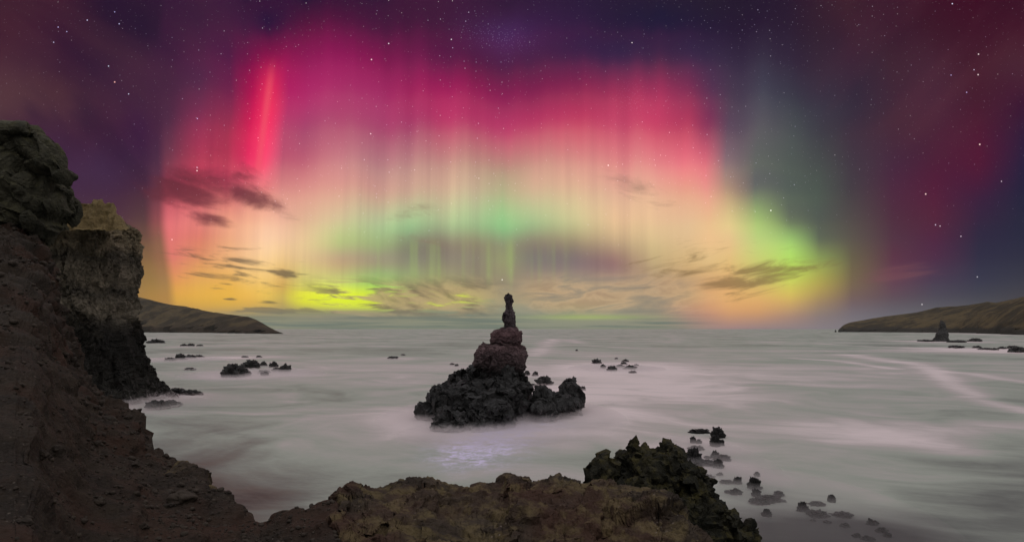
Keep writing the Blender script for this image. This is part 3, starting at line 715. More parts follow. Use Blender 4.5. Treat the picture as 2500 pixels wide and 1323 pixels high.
base = blobs_mesh("base", [PB(1224, 955, 114, 62, 54, 8), PB(1170, 940, 115, 32, 32, 6), PB(1192, 922, 113, 22, 24, 4), PB(1128, 950, 118, 32, 30, 6), PB(1145, 985, 110, 66, 50, 8), PB(1086, 985, 112, 40, 32, 6), PB(1056, 1002, 111, 24, 20, 3.5), PB(1115, 1030, 100, 46, 28, 5),
      PB(1190, 1005, 104, 80, 46, 7), PB(1232, 985, 108, 48, 48, 8), PB(1092, 1044, 97, 32, 14, 3), PB(1258, 940, 115, 22, 24, 5), PB(1122, 926, 118, 28, 16, 4), PB(1190, 1050, 99, 36, 10, 3)], 0.26, M_black)
rough_rock(base, 5.2, 2.0, 41, facet=0.9, fine=0.45, zs=0.7)
rough_rock(base, 1.7, 0.50, 42, facet=0.9, fine=0.5)
for m_, nm in ((spire, "spire"), (tier, "upper_tier"), (col_, "column"), (base, "base")):
    v_ = coords(m_); set_co(m_, v_ - np.array(stack.location)); put(nm, m_, parent=stack)

def crag(name, blobs, voxel, mat, L, amp, seed, label, cat, group=None, **kw):
    me = blobs_mesh(name, blobs, voxel, mat)
    rough_rock(me, L, amp, seed, **kw)
    v_ = coords(me)
    b_ = ((v_[:, 0].min() + v_[:, 0].max()) / 2, (v_[:, 1].min() + v_[:, 1].max()) / 2, max(v_[:, 2].min(), 0.0))
    loc = recentre(me, b_)
    return put(name, me, label=label, cat=cat, group=group, loc=loc)
crag("sea_rock", [PB(1322, 995, 110, 34, 24, 6), PB(1326, 972, 112, 30, 20, 5), PB(1316, 958, 113, 14, 14, 3), PB(1362, 988, 113, 40, 22, 6), PB(1402, 990, 116, 18, 18, 4), PB(1386, 958, 120, 22, 22, 4.5), PB(1392, 936, 121, 9, 12, 2.5), PB(1404, 966, 119, 13, 14, 4), PB(1334, 1010, 108, 30, 12, 4)],
     0.22, M_black, 3.2, 1.3, 51, "jagged black rock joined to the right foot of the tall stack", "rock", facet=0.7)

# ------------------------------------------------------------------ rocks standing in the sea
def sea_rock(px, py, w, h, label, group, seed, mat=M_sea, sub=4, dk=0.8, jag=0.5, top=0.0):
    """px = middle, py = waterline row, w x h as seen"""
    d = DW(py) + w / F * DW(py) * 0.3
    rw = w / F * d / 2 * 1.08; rh = h / F * d * 1.12
    bm = bmesh.new(); bmesh.ops.create_icosphere(bm, subdivisions=sub, radius=1.0)
    me = bpy.data.meshes.new("sea_rock"); bm.to_mesh(me); bm.free()
    v = coords(me)
    rr = random.Random(seed); dk = rr.uniform(0.6, 1.2)
    q = v * np.array([rr.uniform(.8, 1.5), 1.0, rr.uniform(.7, 1.3)]) * 1.1 + seed * 3.17
    prof = 0.80 + 0.60 * jag * ridged(q, 4, seed) + 0.25 * fbm(q * 2.3, 4, seed + 3, 0.6)
    f1, f2, cr, pl = worley(q * 1.7, seed + 5, True)
    k_ = np.clip((f2 - f1) / 0.2, 0, 1); prof = prof + k_ * (0.40 * (cr - 0.5) * jag + 0.55 * pl * jag)
    f1, f2, cr, pl = worley(q * 4.5, seed + 6, True)
    k_ = np.clip((f2 - f1) / 0.2, 0, 1); prof = prof + k_ * (0.10 * (cr - 0.5) + 0.22 * pl)
    v = v * np.clip(prof, 0.25, 2)[:, None]
    v[:, 2] = np.where(v[:, 2] > 0, np.sign(v[:, 2]) * np.abs(v[:, 2]) ** 0.8, v[:, 2] * 0.4)
    ex = np.abs(v[:, 0]).max(); ez = v[:, 2].max()
    v = v / np.array([ex, ex, ez])
    v = v * np.array([rw, rw * dk, rh])
    set_co(me, v); me.materials.append(mat)
    me.polygons.foreach_set("use_smooth", np.full(len(me.polygons), True, dtype=bool))
    me.set_sharp_from_angle(angle=R(34))
    return put("sea_rock", me, label=label, cat="rock", group=group, loc=((px - 1250) / F * d, d, 0))
g_is = "rocks of the islet left of the stack"
g_far = "low rocks in the left half of the bay"
g_beh = "small rocks behind the stack"
g_mid = "rocks of the reef right of the stack"
g_near = "rocks in the surf beside the mossy crag"
g_drown = "rocks half drowned in the dark surf"
g_rr = "rocks off the right headland"
RK = [
 (572, 921, 64, 30, "large rounded block at the left end of the islet left of the stack", g_is, .35),
 (612, 900, 52, 20, "broad dark rock at the top of the islet left of the stack", g_is, .6),
 (598, 918, 30, 14, "sloping rock touching the right side of the islet's large rounded block", g_is, .5),
 (643, 894, 22, 12, "small rock behind the middle of the islet left of the stack", g_is, .6),
 (645, 912, 32, 8, "low wet slab in the middle of the islet left of the stack", g_is, .5),
 (668, 897, 26, 14, "pointed rock on the back edge of the islet left of the stack", g_is, .7),
 (675, 908, 26, 10, "low rock on the right half of the islet left of the stack", g_is, .6),
 (695, 909, 27, 21, "upright block at the right end of the islet left of the stack", g_is, .4),
 (647, 918, 24, 10, "small front rock of the islet left of the stack", g_is, .4),
 (382, 838, 48, 11, "dark low rock beside the far left cliff edge under the headland", g_far, .6),
 (448, 845, 18, 6, "left lump of the far pair of flat rocks under the left headland", g_far, .6),
 (466, 845, 20, 7, "right lump of the far pair of flat rocks under the left headland", g_far, .6),
 (488, 845, 18, 4, "flat sliver right of the far pair of rocks under the left headland", g_far, .5),
 (415, 881, 30, 8, "low left tail of the jagged reef right of the left cliff", g_far, .6),
 (440, 879, 28, 15, "highest jagged rock of the reef right of the left cliff", g_far, .8),
 (464, 876, 30, 10, "middle rock of the jagged reef right of the left cliff", g_far, .8),
 (486, 872, 22, 6, "low right end of the jagged reef right of the left cliff", g_far, .6),
 (463, 904, 28, 6, "lone small rock left of the islet", g_far, .3),
 (598, 873, 18, 4, "left of the two tiny rocks beyond the islet", g_far, .5),
 (632, 873, 16, 5, "right of the two tiny rocks beyond the islet", g_far, .5),
 (958, 876, 28, 6, "low rock in open water left of the spire", g_far, .7),
 (984, 868, 12, 4, "tiny rock behind the low rock left of the spire", g_far, .6),
 (1104, 891, 12, 5, "faint left rock of the small pair left of the stack's column", g_beh, .6),
 (1115, 894, 10, 6, "darker right rock of the small pair left of the stack's column", g_beh, .6),
 (1098, 936, 14, 16, "knobbly rock against the left shoulder of the stack", g_beh, .6),
 (1287, 917, 16, 12, "pointed rock just right of the stack's column", g_beh, .7),
 (1307, 918, 18, 11, "second pointed rock right of the stack's column", g_beh, .7),
 (1328, 940, 50, 21, "broad knobbly rock in the foam right of the stack", g_beh, .6),
 (1283, 932, 14, 14, "little rock tucked beside the stack's right shoulder", g_beh, .6),
 (1300, 944, 20, 7, "flat foam washed rock between the stack and the broad knobbly rock", g_beh, .5),
 (1423, 953, 16, 10, "small rock off the right tip of the stack's foot", g_beh, .5),
 (1408, 857, 8, 4, "tiny far rock right of the spire", g_mid, .4),
 (1456, 888, 26, 13, "nearest left rock of the reef right of the stack", g_mid, .7),
 (1472, 900, 16, 11, "small cone of the reef right of the stack", g_mid, .6),
 (1493, 906, 27, 12, "front dark rock of the reef right of the stack", g_mid, .5),
 (1515, 898, 24, 8, "flat middle rock of the reef right of the stack", g_mid, .6),
 (1538, 902, 34, 11, "long slanting rock of the reef right of the stack", g_mid, .7),
 (1527, 884, 20, 7, "rear rock of the reef right of the stack", g_mid, .6),
 (1523, 890, 18, 6, "thin rock in the middle back of the reef right of the stack", g_mid, .6),
 (1554, 894, 16, 5, "low right tip of the reef right of the stack", g_mid, .5),
 (1545, 911, 24, 6, "drowned front ledge of the reef right of the stack", g_mid, .6),
 (1505, 877, 10, 4, "faint speck of rock behind the reef right of the stack", g_mid, .5),
 (1692, 1082, 18, 16, "left knob of the twin rocks left of the tall surf rock", g_near, .5),
 (1706, 1083, 16, 10, "right knob of the twin rocks left of the tall surf rock", g_near, .5),
 (1706, 1056, 14, 8, "faint rock above the twin knobs in the surf", g_near, .5),
 (1752, 1070, 34, 26, "upper block of the tall surf rock beyond the mossy crag", g_near, .5),
 (1746, 1090, 26, 26, "rounded lower block of the tall surf rock beyond the mossy crag", g_near, .4),
 (1762, 1088, 14, 14, "small knob at the foot of the tall surf rock", g_near, .5),
 (1692, 1130, 44, 34, "dark rock emerging behind the mossy crag's right shoulder", g_near, .6),
 (1700, 1140, 30, 10, "low foam washed rock behind the mossy crag's right shoulder", g_near, .5),
 (1745, 1118, 24, 18, "craggy rock below the tall surf rock", g_near, .6),
 (1754, 1142, 28, 20, "round dark rock nearest the mossy crag's tip", g_near, .35),
 (1758, 1160, 18, 6, "flat drowned rock under the round dark rock", g_drown, .5),
 (1800, 1182, 26, 16, "left crest of the curved rock in the dark surf", g_drown, .6),
 (1842, 1195, 36, 28, "tall right crest of the curved rock in the dark surf", g_drown, .6),
 (1848, 1163, 16, 10, "faint rock behind the curved rock in the dark surf", g_drown, .5),
 (1796, 1208, 34, 14, "dark slanting rock below the curved rock's left crest", g_drown, .4),
 (1846, 1212, 24, 16, "low rock below the curved rock's right crest", g_drown, .5),
 (1872, 1262, 28, 18, "drowned rock low in the dark surf beyond the crag's foot", g_drown, .5),
 (1960, 1250, 34, 22, "long drowned ridge in the dark surf between crag and pointed rock", g_drown, .6),
 (2030, 1226, 22, 17, "pointed grey rock alone in the surf at lower right", g_drown, .5),
 (2062, 1288, 26, 10, "drowned rock below the pointed grey rock", g_drown, .5),
 (2130, 1284, 34, 14, "flat drowned rock right of the pointed grey rock", g_drown, .6),
 (2166, 1312, 22, 12, "small dark rock at the end of the drowned row", g_drown, .5),
 (2120, 1322, 36, 10, "low dark rock at the bottom edge of the surf", g_drown, .5),
 (2257, 834, 40, 5, "flat rock left of the small far stack", g_rr, .7),
 (2336, 836, 50, 6, "low tail of rock right of the small far stack", g_rr, .6),
 (2381, 834, 32, 8, "humped rock between the small far stack and the right edge", g_rr, .5),
 (2333, 850, 40, 7, "humped rock in front of the small far stack", g_rr, .7),
 (2385, 850, 26, 6, "left flat rock of the row before the right headland", g_rr, .6),
 (2408, 854, 28, 5, "thin low rock of the row before the right headland", g_rr, .7),
 (2428, 855, 18, 6, "middle lump of the row before the right headland", g_rr, .6),
 (2447, 852, 22, 6, "right lump of the row before the right headland", g_rr, .6),
 (2484, 861, 46, 15, "large dark rock by the right edge before the headland", g_rr, .6),
 (2470, 851, 28, 7, "rear rock behind the large dark rock by the right edge", g_rr, .6),
 (2040, 811, 4.5, 6, "tiny square pillar off the tip of the right headland", g_rr, .2),
 (2051, 811, 7, 8, "blocky rock at the very tip of the right headland", g_rr, .3),
 (412, 994, 60, 14, "wet low rock at the right foot of the left cliff", "rocks at the cliff foot", .4),
 (385, 1000, 60, 20, "sloping dark rock hugging the left cliff foot", "rocks at the cliff foot", .4),
 (430, 966, 60, 17, "flat rock ridge running out from the left cliff foot", "rocks at the cliff foot", .5),
 (470, 965, 60, 12, "thin outer end of the rock ridge by the left cliff foot", "rocks at the cliff foot", .5),
]
rr_ = random.Random(9)
for k in range(20):
    t_ = (k + rr_.random()) / 20.0
    if t_ < 0.35: px, py = 1712 + t_ * 120 + rr_.uniform(-30, 34), 1070 + t_ * 300 + rr_.uniform(-24, 20)
    else: px, py = 1790 + (t_ - 0.35) * 560 + rr_.uniform(-50, 50), 1180 + (t_ - 0.35) * 210 + rr_.uniform(-16, 34)
    w = rr_.uniform(12, 62)
    RK.append((px, py, w, min(w * rr_.uniform(0.18, 0.45), 12), "half drowned rock among the trail of dark rocks in the surf beyond the mossy crag", "rocks trailing through the dark surf", rr_.uniform(.4, .7)))
for i, (px, py, w, h, lb, gr, jag) in enumerate(RK):
    sea_rock(px, py, w, h, lb, gr, 500 + i * 7, mat=M_drown if 'surf' in gr else M_sea, sub=5 if w * h > 350 else 4, jag=jag)

# the small far stack
fs = lathe_rock("far", [(782, 2297, 2299.5), (786, 2295, 2303), (790, 2294, 2306), (800, 2295.2, 2308.0), (808, 2292.0, 2309.6), (815, 2286.4, 2312.0), (824, 2285.6, 2312.8), (830, 2280.8, 2314.4), (836, 2277.6, 2317.6)], DW(834), 0.9, 90, 100, M_sea)
rough_rock(fs, 6.0, 1.5, 61)
fs.name = "sea_stack"
loc = recentre(fs, ((2300 - 1250) / F * DW(834), DW(834), 0))
put("sea_stack", fs, label="small far stack with a horned top before the right headland", cat="sea stack", loc=loc)

# ------------------------------------------------------------------ left cliff
CD = 136.0
cliff = put("cliff", None, label="layered dark cliff with an ochre battlemented top behind the left slope", cat="cliff", loc=((150 - 1250) / F * CD, CD, 0))
CL = -140
fr = (CD - 14) / CD
cp = [(538, 170, 262), (542, CL, 272), (548, CL, 280), (560, CL, 286), (572, CL, 292), (590, CL, 298), (610, CL, 300), (640, CL, 302), (670, CL, 301), (700, CL, 299), (730, CL, 298), (750, CL, 298), (765, CL, 300), (780, CL, 306), (800, CL, 314),
      (830, CL, 322), (860, CL, 328), (880, CL, 330), (900, CL, 328), (920, CL, 332), (930, CL, 338), (945, CL, 350), (960, CL, 366), (975, CL, 379), (990, CL, 399), (1020, CL, 414)]
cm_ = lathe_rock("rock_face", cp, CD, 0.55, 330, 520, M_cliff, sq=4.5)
v_ = coords(cm_); n_ = normals(cm_)
# undercut bands and the sea cave at the foot
def band(z, z0, w): return np.exp(-((z - z0) / w) ** 2)
yr = HOR - (v_[:, 2] - H) / CD * F
pxs = 1250 + v_[:, 0] / CD * F
wv = 14 * fbm(v_ / 9.0, 3, 401)
und = 1.3 * band(yr + wv, 640, 26) * np.clip((300 - pxs) / 90, 0, 1) + 1.0 * band(yr + wv, 715, 20) + 3.6 * band(yr + wv * 1.6, 850, 75) * np.clip((345 - pxs) / 90, 0.1, 1)
n_[:, 2] *= 0.2
v_ -= n_ * und[:, None]
set_co(cm_, v_)
rough_rock(cm_, 6.0, 1.3, 402, facet=0.9, fine=0.5, zs=0.45)
rough_rock(cm_, 2.0, 0.55, 404, facet=1.0, fine=0.5, zs=0.6)
cap = []
nx_, nz_ = 150, 40
capx = np.linspace(120, 312, nx_)
capt = interp(capx, [(120, 500), (178, 500), (181, 490), (186, 491), (190, 497), (205, 498), (222, 498), (229, 496), (231, 488), (250, 487), (253, 494), (258, 499), (266, 495), (276, 497), (282, 505), (287, 522), (300, 534), (306, 546), (312, 552)], 1)
Vc = []
for side in (0, 1):
    for i in range(nx_):
        for j in range(nz_):
            t_ = j / (nz_ - 1)
            yy = 562 + (capt[i] - 562) * t_
            dd_ = CD - 14.0 + t_ * 3.0
            Vc.append(tuple(P(capx[i], yy, dd_ if side == 0 else CD - 6.0)))
Vc = np.array(Vc)
fa = gridfaces(nx_, nz_)
fb = gridfaces(nx_, nz_)[:, ::-1] + nx_ * nz_
i0 = np.arange(nx_ - 1) * nz_ + nz_ - 1
ft = np.stack([i0, i0 + nz_, i0 + nz_ + nx_ * nz_, i0 + nx_ * nz_], 1)
j0 = (nx_ - 1) * nz_ + np.arange(nz_ - 1)
fe = np.stack([j0, j0 + nx_ * nz_, j0 + 1 + nx_ * nz_, j0 + 1], 1)
capm = mesh_np("battlement", Vc, np.concatenate([fa, fb, ft, fe]), M_tuff)
v_ = coords(capm)
fl = 1.0 * ridged(v_ * np.array([1.0, 0.4, 0.12]) / 1.6, 3, 431) + 0.8 * fbm(v_ / 2.5, 4, 432)
v_[:, 1] -= 0.9 * fl
v_[:, 2] += 0.25 * fbm(v_ / 1.2, 3, 433)
set_co(capm, v_)
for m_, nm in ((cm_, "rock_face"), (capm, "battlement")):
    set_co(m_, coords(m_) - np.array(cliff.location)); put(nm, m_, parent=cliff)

# ------------------------------------------------------------------ the dirt slope we stand on
EDGE = [(-900, 380, 30), (-400, 430, 31), (-60, 545, 30), (40, 560, 29), (85, 590, 28), (104, 640, 26.4), (118, 700, 25), (128, 755, 23.8), (150, 800, 22.4), (168, 850, 21), (190, 900, 19.5), (215, 948, 18), (250, 983, 16.5), (290, 1003, 15.5),
        (325, 1018, 14.6), (333, 1040, 13.7), (352, 1073, 12.8), (375, 1095, 12), (410, 1115, 11.3), (440, 1122, 10.8), (470, 1128, 10.3), (490, 1148, 9.8), (505, 1178, 9.2), (520, 1195, 8.8), (545, 1208, 8.4), (575, 1226, 8),
        (592, 1256, 7.5), (615, 1270, 7.2), (640, 1279, 7), (662, 1283, 6.8), (676, 1264, 6.8), (700, 1251, 6.8), (722, 1247, 6.7), (740, 1254, 6.6), (762, 1246, 6.6), (785, 1236, 6.6), (812, 1224, 6.7), (840, 1262, 6.5), (880, 1310, 6.3),
        (1100, 1350, 6.0), (1400, 1370, 6.0), (1600, 1400, 5.8), (1800, 1420, 5.6), (2300, 1600, 5.0), (3200, 1700, 4.4)]
nu = 760
pxs = np.concatenate([np.linspace(-900, -60, 60)[:-1], np.linspace(-60, 900, 560), np.linspace(900, 3200, nu - 619)[1:]])
nu = len(pxs)
ey = interp(pxs, EDGE, 1); ed = interp(pxs, EDGE, 2)
tin = np.concatenate([np.linspace(0, 1, 300) ** 1.15])
tout = np.linspace(0, 1, 40)[1:]
uq = (pxs - 1250) / F
Vg = np.zeros((nu, 300 + 39, 3))
z0 = 14.35; y0 = 1.0
for i in range(nu):
    ze = H - (ey[i] - HOR) / F * ed[i]
    yy = y0 + (ed[i] - y0) * tin
    sg = tin ** 1.06
    zz = z0 + (ze - z0) * sg - 0.0
    Vg[i, :300, 0] = uq[i] * yy; Vg[i, :300, 1] = yy; Vg[i, :300, 2] = zz
    drop = ze + 2.0
    yo = ed[i] + 0.25 + 0.10 * ed[i] * tout + drop * 0.22 * tout
    Vg[i, 300:, 0] = uq[i] * yo; Vg[i, 300:, 1] = yo; Vg[i, 300:, 2] = ze - 0.25 * tout ** 0.5 - drop * tout ** 1.15
Vg = Vg.reshape(-1, 3)
dist = np.linalg.norm(Vg - np.array([0, 0, H]), axis=1)
nrm_p = Vg / 1.0
bump = 0.020 * dist * ridged(nrm_p / 2.6, 4, 601) + 0.016 * dist * fbm(nrm_p / 0.9, 4, 602, 0.55)
f1, f2, cr = worley(nrm_p / 0.42 + 0.25 * np.stack([w for w in (fbm(nrm_p, 2, 611), fbm(nrm_p, 2, 612), fbm(nrm_p, 2, 613))], 1), 603)
bump += 0.05 * np.clip(0.5 - f1, 0, 0.5) * (cr > 0.55)
bump += 0.020 * fbm(nrm_p / 0.16, 3, 604, 0.6)
gm = mesh_np("ground", Vg, gridfaces(nu, 339)[:, ::-1], M_dirt)
nn = normals(gm); nn[nn[:, 2] < 0] *= 1
if nn[:, 2].mean() < 0: gm.flip_normals(); nn = -nn
Vg = Vg + nn * bump[:, None]
set_co(gm, Vg)
put("ground", gm, kind="structure", label="steep red brown dirt slope at the cliff edge")
VG = Vg.reshape(nu, 339, 3); NG = normals(gm).reshape(nu, 339, 3)
def ground_at(px, py):
    """nearest ground vertex seen in that direction"""
    q = VG[:, :300]
    sx = 1250 + q[..., 0] / q[..., 1] * F; sy = HOR - (q[..., 2] - H) / q[..., 1] * F
    k = np.argmin((sx - px) ** 2 + (sy - py) ** 2)
    return q.reshape(-1, 3)[k], NG[:, :300].reshape(-1, 3)[k]

def stone_mesh(seed, sub=2, flat=0.7):
    bm = bmesh.new(); bmesh.ops.create_icosphere(bm, subdivisions=sub, radius=1.0)
    me = bpy.data.meshes.new("stone"); bm.to_mesh(me); bm.free()
    v = coords(me); q = v + seed * 5.3
    f1, f2, cr = worley(q * 1.2, seed)
    v = v * (0.85 + 0.35 * fbm(q, 3, seed) + 0.3 * (cr - 0.5) + 0.06 * fbm(q * 4, 2, seed + 2))[:, None] * np.array([1, 0.85, flat])
    set_co(me, v); return me
# gravel and pebbles lying in the dirt
rnd = random.Random(4)
tpl = []
for s_ in range(8):
    m_ = stone_mesh(700 + s_, 2); fcs = np.array([list(p.vertices) for p in m_.polygons]); tpl.append((coords(m_), fcs)); bpy.data.meshes.remove(m_)
gv, gf = [], []; off = 0
for k in range(5200):
    i = int(rnd.betavariate(1.0, 1.2) * 600) + 40; j = int(rnd.random() ** 0.8 * 296) + 2
    if i >= nu: continue
    p_, n_ = VG[i, j], NG[i, j]
    dd_ = np.linalg.norm(p_ - np.array([0, 0, H]))
    s_ = dd_ * 0.0011 * (1.0 + 3.2 * rnd.random() ** 5) * 1.35
    tv, tf = tpl[k % 8]
    M = np.array(Euler((rnd.uniform(-.5, .5), rnd.uniform(-.5, .5), rnd.uniform(0, 6.3))).to_matrix())
    gv.append((tv * s_) @ M.T + p_ + n_ * s_ * 0.15); gf.append(tf + off); off += len(tv)
gr_m = mesh_np("gravel", np.concatenate(gv), np.concatenate(gf), M_stone)
put("gravel", gr_m, kind="stuff", label="loose pebbles and gravel scattered over the dirt slope")
for k, (px, py, w, h, lb) in enumerate([(126, 1106, 36, 28, "rounded grey stone on the dirt slope, larger of two side by side"), (97, 1113, 26, 22, "rounded grey stone touching the left side of a larger one on the dirt slope"),
        (240, 1228, 24, 20, "single grey stone low on the dirt slope"), (258, 1032, 44, 24, "dark lump of rock just below the dirt slope's notched edge"), (176, 1055 + 122, 14, 12, "small pale stone in the middle of the dirt slope"),
        (60, 1278, 30, 16, "flat stone near the bottom left corner of the dirt slope"), (415, 1236, 22, 12, "flat stone below the slope's rim halfway down"), (350, 1288, 18, 16, "small stone at the bottom of the dirt slope"), (330, 1135, 20, 14, "reddish stone on the dirt slope under the rim"), (448, 1222, 58, 34, "dark boulder bedded in the slope below the rounded rim rock")]):
    p_, n_ = ground_at(px, py); dd_ = p_[1]
    me = stone_mesh(800 + k, 4, h / w); me.materials.append(M_stone)
    me.polygons.foreach_set("use_smooth", np.full(len(me.polygons), True, dtype=bool))
    o = put("stone", me, label=lb, cat="stone", group="stones on the dirt slope", loc=tuple(p_ + n_ * 0.10 * w / F * dd_))
    s_ = w / F * dd_ * 0.62; o.scale = (s_, s_, s_)
# rounded rim rock on the slope's edge
crag("boulder", [PB(452, 1155, 9.9, 34, 30, 0.30), PB(480, 1180, 9.6, 26, 26, 0.28), PB(430, 1180, 9.6, 36, 34, 0.3), PB(500, 1210, 9.0, 24, 20, 0.25)], 0.035, M_ledge, 0.5, 0.10, 71, "rounded brown rock bulging from the rim of the dirt slope", "rock")
crag("boulder", [PB(318, 1030, 14.3, 16, 9, 0.25), PB(290, 1034, 14.4, 30, 14, 0.3), PB(262, 1030, 15.2, 28, 12, 0.3)], 0.04, M_ledge, 0.5, 0.09, 72, "dark knob of rock sticking out of the slope's rim above the bay", "rock")
crag("boulder", [PB(700, 1268, 6.7, 26, 18, 0.22), PB(724, 1264, 6.6, 20, 15, 0.2), PB(760, 1264, 6.5, 30, 14, 0.2)], 0.025, M_ledge, 0.35, 0.06, 73, "small dark rock in the dip between slope and ledge", "rock")

# ------------------------------------------------------------------ rock ledge in front
LED = [(780, 1330), (800, 1296), (812, 1262), (818, 1222), (822, 1202), (832, 1190), (850, 1187), (872, 1175), (892, 1167), (920, 1171), (950, 1168), (985, 1159), (1010, 1161), (1040, 1154), (1052, 1158), (1080, 1166), (1100, 1171), (1130, 1174), (1170, 1168), (1205, 1171), (1224, 1174),
       (1228, 1156), (1240, 1150), (1262, 1151), (1290, 1158), (1330, 1163), (1368, 1155), (1400, 1160), (1425, 1166), (1460, 1171), (1500, 1180), (1550, 1190), (1590, 1204), (1620, 1215), (1650, 1240), (1680, 1270), (1710, 1300), (1735, 1330), (1780, 1400), (1850, 1520)]
nl, ni, no = 620, 150, 60
lx = np.linspace(780, 1850, nl)
ly = interp(lx, LED, 1); ld = interp(lx, [(780, 6.2), (900, 7.4), (1230, 7.8), (1500, 7.4), (1650, 6.6), (1850, 5.2)], 1)
VL = np.zeros((nl, ni + no, 3))
for i in range(nl):
    ze = H - (ly[i] - HOR) / F * ld[i]; u_ = (lx[i] - 1250) / F
    t_ = np.linspace(0, 1, ni); yy = 1.6 + (ld[i] - 1.6) * t_
    zz = 13.9 + (ze - 13.9) * t_ ** 1.15
    # rounded lip
    zz = np.where(t_ > 0.93, zz - 0.10 * ((t_ - 0.93) / 0.07) ** 2 * 0.3, zz)
    VL[i, :ni] = np.stack([u_ * yy, yy, zz], 1)
    to = np.linspace(0, 1, no + 1)[1:]
    yo = ld[i] + 0.45 * np.minimum(to * 8, 1) ** 0.6 + 1.6 * to
    zo = zz[-1] - 0.02 - 6.0 * to ** 1.25
    VL[i, ni:] = np.stack([u_ * yo, yo, zo], 1)
VL = VL.reshape(-1, 3)
lm = mesh_np("rock_ledge", VL, gridfaces(nl, ni + no)[:, ::-1], M_ledge)
nn = normals(lm)
if nn[:, 2].mean() < 0: lm.flip_normals()
rough_rock(lm, 1.7, 0.22, 81, facet=0.8, fine=0.30)
rough_rock(lm, 0.40, 0.040, 82, facet=0.8, fine=0.4)
rough_rock(lm, 0.11, 0.011, 83, facet=0.8, fine=0.5)
loc = recentre(lm, (0.0, 6.0, 13.0))
put("rock_ledge", lm, label="broad brown lichen spotted rock ledge along the bottom edge", cat="rock ledge", loc=loc)

# ------------------------------------------------------------------ mossy crag below the ledge
crag("mossy_crag", [PB(1465, 1165, 24, 30, 40, 0.9), PB(1490, 1150, 24.5, 22, 26, 0.7), PB(1555, 1112, 26, 16, 36, 0.6), PB(1556, 1096, 26, 10, 18, 0.4), PB(1630, 1102, 26, 14, 22, 0.5), PB(1716, 1160, 25, 10, 24, 0.4), PB(1466, 1134, 24.5, 12, 22, 0.4), PB(1555, 1128, 26, 24, 34, 0.9), PB(1540, 1150, 26, 42, 46, 1.0), PB(1585, 1125, 26, 30, 36, 1.0), PB(1630, 1120, 26, 26, 32, 0.9), PB(1655, 1140, 26, 32, 34, 1.0), PB(1600, 1170, 25, 70, 50, 1.2),
      PB(1670, 1180, 25, 34, 44, 1.0), PB(1714, 1176, 25, 18, 30, 0.6), PB(1700, 1220, 24.5, 50, 44, 1.1), PB(1740, 1250, 24, 40, 36, 1.0), PB(1770, 1285, 24, 34, 34, 0.9), PB(1810, 1320, 24, 34, 34, 0.9), PB(1680, 1290, 24, 100, 70, 1.6), PB(1560, 1230, 24, 90, 60, 1.4),
      PB(1700, 1420, 25, 150, 110, 2.6), PB(1500, 1330, 25, 120, 110, 2.2), PB(1640, 1600, 26, 200, 170, 3.4), PB(1650, 1760, 26, 240, 120, 4)], 0.09, M_moss, 1.1, 0.42, 91, "dark jagged crag with mossy yellow green patches below the ledge", "rock crag", facet=0.8, fine=0.5)

# ------------------------------------------------------------------ outcrop at the upper left
def rock_part(name, blobs, voxel, mat, L, amp, seed, **kw):
    me = blobs_mesh(name, blobs, voxel, mat); rough_rock(me, L, amp, seed, **kw); return me
crag("boulder", [PB(48, 335, 27, 40, 28, 0.9, (0, 0.3, 0)), PB(88, 372, 27, 92, 36, 0.9, (0, 0.70, 0)), PB(130, 415, 27, 34, 22, 0.8, (0, 0.5, 0)), PB(70, 330, 27, 22, 22, 0.8)], 0.055, M_crop, 2.8, 0.36, 95, "tilted grey green boulder perched at the top of the left outcrop", "boulder", facet=1.2, fine=0.22)
crag("rock_outcrop", [PB(20, 420, 27.5, 80, 80, 1.6), PB(70, 470, 27.5, 70, 60, 1.5), PB(108, 500, 27.5, 50, 38, 1.3), PB(135, 480, 27.5, 26, 26, 0.8), PB(155, 466, 27.5, 18, 8, 0.5), PB(40, 530, 27.5, 90, 50, 1.5), PB(105, 550, 27.6, 45, 26, 1.1), PB(-60, 480, 28, 100, 130, 2.0), PB(-160, 440, 28, 120, 140, 2.2)], 0.06, M_crop, 2.6, 0.42, 96, "dark cracked rock outcrop on the crest of the dirt slope", "rock outcrop", facet=1.1, fine=0.3)

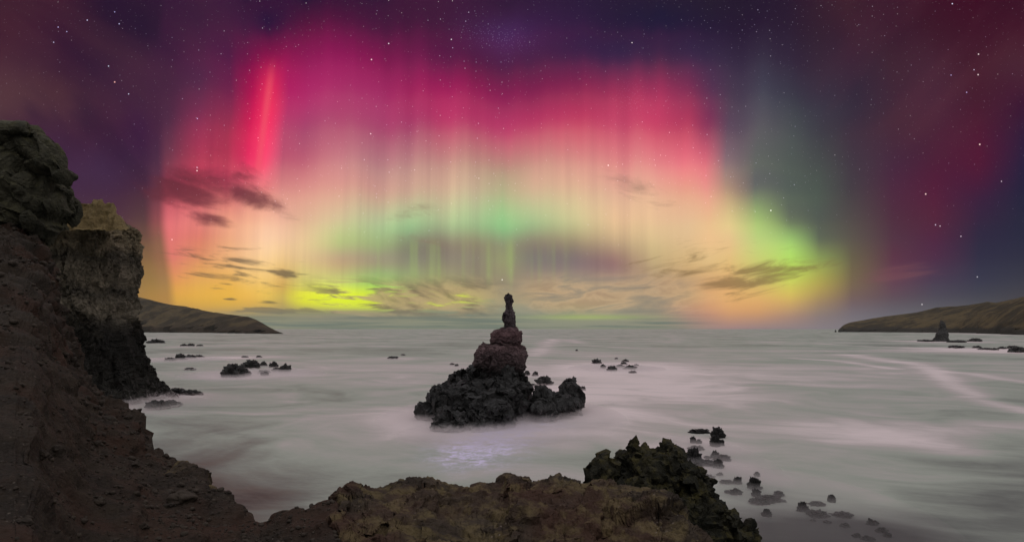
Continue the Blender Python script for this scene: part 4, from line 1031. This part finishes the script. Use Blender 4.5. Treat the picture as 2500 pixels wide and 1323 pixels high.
# ------------------------------------------------------------------ spray mist hanging round the rocks
def mist(px, py, rx, ry_m, hz, dens):
    d = DW(py)
    bm = bmesh.new(); bmesh.ops.create_icosphere(bm, subdivisions=4, radius=1.0)
    for v in bm.verts:
        v.co.x *= rx / F * d; v.co.y *= ry_m; v.co.z *= hz
    me = bpy.data.meshes.new("sea_mist"); bm.to_mesh(me); bm.free()
    key = "mist_%g" % dens
    m = bpy.data.materials.get(key)
    if m is None:
        m = bpy.data.materials.new(key); m.use_nodes = True
        t = m.node_tree; t.nodes.clear()
        pv = t.nodes.new("ShaderNodeVolumePrincipled"); pv.inputs['Color'].default_value = (0.90, 0.86, 0.87, 1)
        pv.inputs['Density'].default_value = dens; pv.inputs['Anisotropy'].default_value = 0.2
        o_ = t.nodes.new("ShaderNodeOutputMaterial"); t.links.new(pv.outputs[0], o_.inputs['Volume'])
    me.materials.append(m)
    put("sea_mist", me, kind="stuff", label="thin white spray mist low over the sea around the rocks", loc=((px - 1250) / F * d, d, 0.0))
mist(1225, 1015, 300, 30, 1.6, 0.10)
mist(1180, 1062, 220, 13, 0.9, 0.12)
mist(620, 915, 170, 26, 1.5, 0.085)
mist(330, 1000, 170, 20, 1.6, 0.06)
mist(1740, 1120, 130, 16, 0.9, 0.14)
mist(1900, 1240, 340, 17, 0.8, 0.14)
mist(1505, 900, 120, 24, 1.3, 0.08)
mist(450, 880, 120, 24, 1.4, 0.06)

# ------------------------------------------------------------------ thin sea haze over the whole bay
bm = bmesh.new(); bmesh.ops.create_cube(bm, size=1.0)
for v in bm.verts: v.co = Vector((v.co.x * 12000, v.co.y * 12000 + 500, (v.co.z + 0.5) * 222 - 3))
me = bpy.data.meshes.new("haze"); bm.to_mesh(me); bm.free()
m = bpy.data.materials.new("haze_air"); m.use_nodes = True
m.node_tree.nodes.clear()
pv = m.node_tree.nodes.new("ShaderNodeVolumePrincipled"); pv.inputs['Color'].default_value = (0.92, 0.95, 0.92, 1)
pv.inputs['Density'].default_value = 0.000018
o_ = m.node_tree.nodes.new("ShaderNodeOutputMaterial"); m.node_tree.links.new(pv.outputs[0], o_.inputs['Volume'])
me.materials.append(m)
put("haze", me, kind="stuff", label="thin pale haze over the bay")
